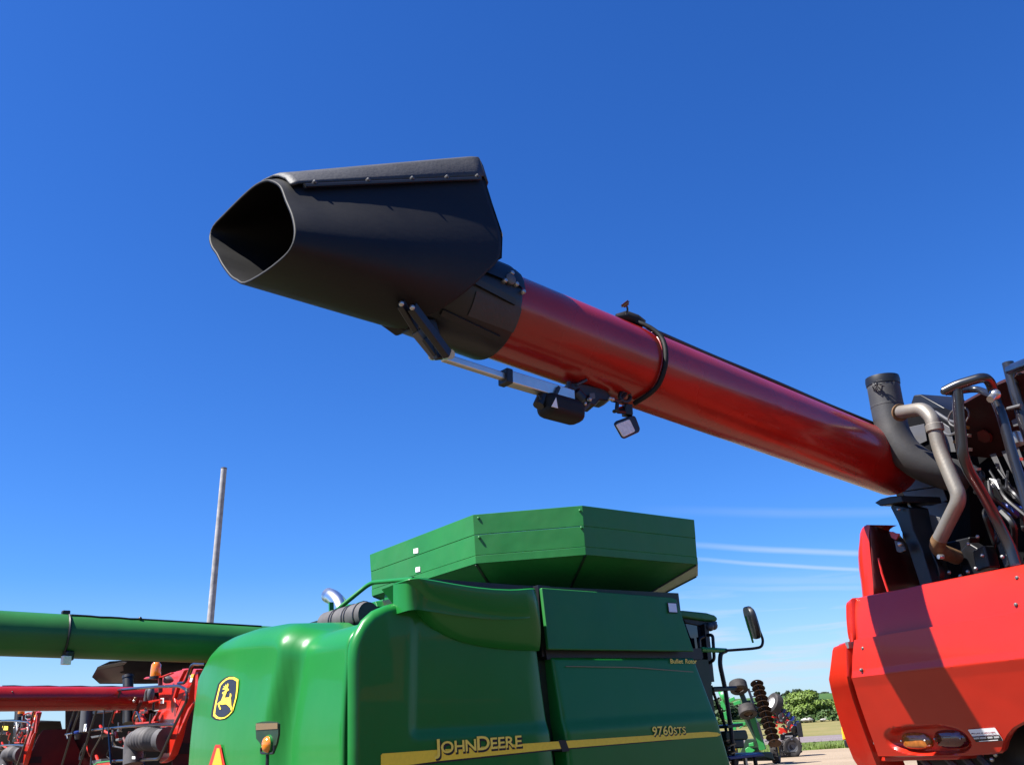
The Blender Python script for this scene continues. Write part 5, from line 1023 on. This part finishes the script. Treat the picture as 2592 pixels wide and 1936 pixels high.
# ------------------------------------------------------------------ disc harrow, planter, vehicle
def harrow():
    D = 37.0; F_ = Frame(*(gp(1880, D).xy), 20); e = F_.empty('disc_harrow'); tag(e, 'green folded disc harrow, its column of rusty discs standing upright', 'harrow')
    z5 = lambda x, y: (1780 + x / 6.453, 1680 + y / 6.453); H = lambda x, y, u=0.0: F_.P(*z5(x, y), 0, u)
    cs = [(873, 305), (900, 382), (922, 465), (946, 549), (972, 640), (1000, 728), (1020, 808), (1042, 900), (1075, 990), (1103, 1083), (1128, 1178), (1165, 1275)]
    rr = abs((H(980, 600) - H(870, 600)).length); ax = V((.66, .16, 1)).normalized(); first = None
    for i, c in enumerate(cs):
        p = H(*c)
        if first is None:
            mb = MB(); mb.lathe([(.03, .07), (rr * .3, .06), (rr * .62, .03), (rr * .9, -.02), (rr * .99, -.045), (rr, -.05), (rr * .95, -.045), (rr * .6, .015), (rr * .3, .045), (.03, .055)], (0, 0, 0), ax, 26); first = mb.build('disc_blade', DISC, e, ang=60); o = first
        else: o = first.copy(); COL.objects.link(o); o.parent = e
        o.location = p
    mb = MB(); mb.tube([H(*cs[0]), H(*cs[6]), H(*cs[-1])], .025, 6); mb.build('gang_axle', BLACK, e)
    for a, b in (((735, 400), (820, 650)), ((890, 950), (970, 1230))): mb = MB(); mb.bar(H(*a, .05), H(*b, .05), .09, .05); mb.build('gang_bar', GREY, e)
    for i in range(2, 12, 1):
        c = cs[i]; mb = MB(); mb.tube(bend([H(c[0] - 150, c[1] - 15, .05), H(c[0] - 90, c[1] - 25, .02), H(c[0] - 30, c[1], 0)], .05), .022, 5); mb.build('disc_hanger', GREY if i % 2 else BLACK, e)
    def bar(a, b, w, m, u=.3, n='frame_bar'): mb = MB(); mb.bar(H(*a, u), H(*b, u), w, w); mb.build(n, m, e, bev=.01)
    bar((600, 420), (690, 640), .18, DGREEN); bar((690, 850), (900, 1250), .20, DGREEN); bar((800, 850), (980, 1400), .22, GREENF, .2); bar((640, 640), (780, 620), .15, DGREEN); bar((860, 1040), (940, 1400), .10, LGREEN, .15)
    for a, b in (((420, 600), (515, 560)), ((285, 635), (360, 610)), ((500, 650), (610, 615)), ((295, 685), (360, 665)), ((325, 725), (390, 710)), ((390, 760), (410, 910)), ((360, 780), (385, 900))): bar(a, b, .13, LGREEN, .5)
    mb = MB(); mb.lathe([(.02, 0), (.26, .02), (.3, .08), (.3, .16)], H(290, 570, .6), (.2, -1, .4), 16, True); mb.build('hub_cover', LGREEN, e)
    mb = MB(); mb.prism([H(*q, .25) for q in [(480, 950), (690, 948), (695, 985), (600, 1050), (575, 1045), (640, 990), (500, 1000)]], (.1, 0, 0)); mb.prism([H(*q, .2) for q in [(480, 1010), (530, 1010), (540, 1075), (485, 1075)]], (.1, 0, 0)); mb.build('hitch_arm', LGREEN, e, bev=.01)
    mb = MB(); mb.prism([H(*q, .1) for q in [(680, 1385), (730, 1350), (830, 1395), (845, 1410), (800, 1450), (700, 1450)]], (.3, 0, 0)); mb.prism([H(*q, .12) for q in [(740, 1290), (820, 1275), (830, 1340), (750, 1345)]], (.2, 0, 0)); mb.build('guard_plate', LGREEN, e, bev=.02)
    mb = MB(); mb.prism([H(*q, .4) for q in [(690, 1225), (880, 1215), (930, 1380), (900, 1480), (600, 1460)]], (.5, 0, 0)); mb.build('main_frame', DGREEN, e, bev=.02)
    for q, u in (((575, 370), -.1), ((725, 765), -.15)):
        c = H(*q, u); a2 = V((.25, -.10, 1)).normalized() if False else ((H(q[0] - 35, q[1] - 110, u) - c).normalized() + V((.55, 0, 0))).normalized()
        wh = MB(); R_ = abs((H(q[0] + 150, q[1], u) - c).length); h = .17
        prof = [(R_ * .5, -h * .8), (R_ * .8, -h)] + [(R_ * (.97 + .03 * (k % 2)), h * (-.9 + 1.8 * k / 10)) for k in range(11)] + [(R_ * .8, h), (R_ * .5, h * .8)]
        wh.lathe(prof, c, a2, 26); w_ = wh.build('gauge_wheel', TYRE, e); mb = MB(); mb.lathe([(.02, -.06), (R_ * .5, -.1), (R_ * .52, .1), (.02, .06)], c, a2, 18); mb.build('rim', DISC, w_)
    for y in (1, -1): wheel(e, (1.6, y * .8, .45), .45, .3)
harrow()
def planter():
    D = 43.0; F_ = Frame(*(gp(1985, D).xy), 15); e = F_.empty('seed_planter'); tag(e, 'red planter with blue seed hoppers, folded, beyond the rusty discs', 'planter')
    z8 = lambda x, y: (1960 + x / 8.43, 1740 + y / 8.43); H = lambda x, y, u=0.0: F_.P(*z8(x, y), 0, u)
    for i, (x, y, s) in enumerate([(460, 760, 1.1), (370, 660, 1.05), (275, 575, .95), (190, 500, .9), (130, 460, .8)]):
        mb = MB(); mb.prism([H(x - 70 * s, y + 55 * s, .0), H(x - 5 * s, y - 45 * s, .0), H(x + 55 * s, y - 60 * s, .0), H(x + 60 * s, y + 20 * s, .0), H(x - 30 * s, y + 75 * s, .0)], (.35, 0, 0)); mb.build('seed_hopper', BLUE, e, bev=.02)
        mb = MB(); mb.prism([H(x + 60 * s, y - 20 * s, -.05), H(x + 95 * s, y - 70 * s, -.05), H(x + 80 * s, y + 40 * s, -.05), H(x + 20 * s, y + 90 * s, -.05)], (.3, 0, 0)); mb.build('row_unit', BLACK, e, bev=.02)
        mb = MB(); mb.box(H(x - 100 * s, y + 60 * s, .05), (.2, .34, .2), Matrix.Rotation(.5, 3, 'X')); mb.build('meter_box', RED, e, bev=.03)
        mb = MB(); mb.lathe([(.02, 0), (.16, .02), (.17, .05), (.02, .06)], H(x - 20 * s, y + 120 * s, -.05), (.8, .5, .2), 14); mb.build('closing_disc', GREY if i % 2 else BLACK, e)
    for x, y, w, h in ((190, 885, .40, .10), (200, 925, .34, .10), (150, 955, .24, .12), (40, 630, .42, .09), (120, 740, .26, .08), (20, 800, .2, .12), (110, 660, .16, .1)): mb = MB(); mb.box(H(x, y, .2), (.3, w, h), Matrix.Rotation(.25, 3, 'X')); mb.build('toolbar', RED, e, bev=.02)
    rnd = random.Random(31)
    for k in range(34):
        t = rnd.random(); x, y = lerp(60, 470, t) + rnd.uniform(-90, 60), lerp(560, 880, t) + rnd.uniform(-40, 150)
        mb = MB(); mb.box(H(x, y, rnd.uniform(-.05, .3)), (.12, rnd.uniform(.04, .16), rnd.uniform(.04, .14)), Matrix.Rotation(rnd.uniform(-.8, .8), 3, 'X')); mb.build('row_unit_part', rnd.choice((BLACK, BLACK, BLACK, DRED, GREY, RED)), e)
    mb = MB(); mb.prism([H(*q, .25) for q in [(120, 1000), (380, 940), (480, 830), (560, 850), (575, 960), (450, 1060), (300, 1130), (130, 1120)]], (.6, 0, 0)); mb.build('frame', BLACK, e, bev=.03)
    mb = MB(); mb.bar(H(230, 1035, -.1), H(390, 1025, -.1), .06, .06); mb.tube([H(330, 1060, -.1), H(380, 1110, -.1)], .06, 6); mb.tube([H(205, 990, -.1), H(190, 960, -.1)], .05, 6); mb.build('hitch_hardware', STEEL, e)
    for x, R_ in ((385, .40), (215, .32), (90, .28)):
        c = H(x, 1320, .0); c.z = R_; w_ = wheel(e, c, R_, .32, (.96, .25, 0), GREY)
    for x in (30, 130, 250): mb = MB(); mb.tube(bend([H(x, 1290, -.1), H(x + 40, 1380, -.3), H(x + 200, 1370, -.2)], .1), .02, 6); mb.build('marker_cable', BLACK, e)
    mb = MB(); mb.box(H(540, 890, .1), (.3, .22, .6)); mb.build('end_unit', BLACK, e, bev=.03)
    mb = MB(); mb.tube([H(515, 950, 0), H(525, 1060, 0), H(550, 1180, 0)], .03, 6); mb.tube([H(525, 1175, 0), H(582, 1180, 0)], .04, 6); mb.tube([H(550, 1180, 0), H(568, 1215, 0)], [.04, .01], 6); mb.build('parking_stand', DISC, e)
    mb = MB(); mb.tube([H(240, 310, 0), H(252, 330, 0), H(258, 355, 0)], .03, 5); mb.tube([H(275, 312, 0), H(258, 335, 0)], .03, 5); mb.build('marker_tip', BLACK, e)
    c = H(0, 345, .2); R_ = .46; ax = V((-.55, .75, .45)).normalized()
    mb = MB(); mb.lathe([(R_ * .5, -.16), (R_ * .82, -.2), (R_ * .97, -.15), (R_, 0), (R_ * .97, .15), (R_ * .82, .2), (R_ * .5, .16)], c, ax, 28); w_ = mb.build('transport_wheel', TYRE, e); w_['label'] = 'raised wheel with a bright white rim'
    mb = MB(); mb.lathe([(.02, .10), (R_ * .2, .10), (R_ * .28, .04), (R_ * .48, .10), (R_ * .55, .17), (R_ * .55, -.17), (.02, -.12)], c, ax, 24); mb.build('rim', WHITE, w_)
    mb = MB(); mb.bar(c, H(60, 760, .3), .15, .2); mb.build('wheel_arm', BLACK, e)
planter()
def van():
    F_ = Frame(*(ground(2134, 1893).xy), 20); b0 = F_.P(2128, 1890, 0, 0); e = F_.empty('parked_van'); tag(e, 'yellow vehicle almost hidden behind the red combine', 'van')
    y0 = F_.P(2129.5, 1850, 0, 0).y; zb, zt = F_.P(2134, 1872, 0, 0).z, F_.P(2130, 1838, 0, 0).z
    mb = MB(); mb.prism([(0, y0, zb), (0, y0 - 1.9, zb), (0, y0 - 1.9, zt), (0, y0 - .02, zt)], (4.6, 0, 0)); mb.build('body', YVEH, e, bev=.06, seg=3)
    mb = MB(); mb.prism([(-.12, y0 - .05, zb - .34), (-.12, y0 - 1.85, zb - .34), (-.12, y0 - 1.85, zb), (-.12, y0 - .05, zb)], (.3, 0, 0)); mb.build('bumper', BLACK, e, bev=.05)
    mb = MB(); mb.lathe([(.05, 0), (.05, -.02)], (0, y0 - .22, zb + .2), (1, 0, 0), 10, True); mb.build('tail_light', REDLENS, e)
    mb = MB(); mb.prism([(-.003, y0 - .25, zt - .35), (-.003, y0 - 1.6, zt - .35), (-.003, y0 - 1.6, zt - .06), (-.003, y0 - .25, zt - .06)], (.01, 0, 0)); mb.build('rear_window', GLASS, e)
    for x in (.9, 3.6):
        for y in (y0 - .2, y0 - 1.7): wheel(e, (x, y, .36), .36, .22, rim=GREY, lugs=False)
van()
print('objects', len(S.objects), 'tris', sum(sum(len(p.vertices) - 2 for p in o.data.polygons) for o in S.objects if o.type == 'MESH'))
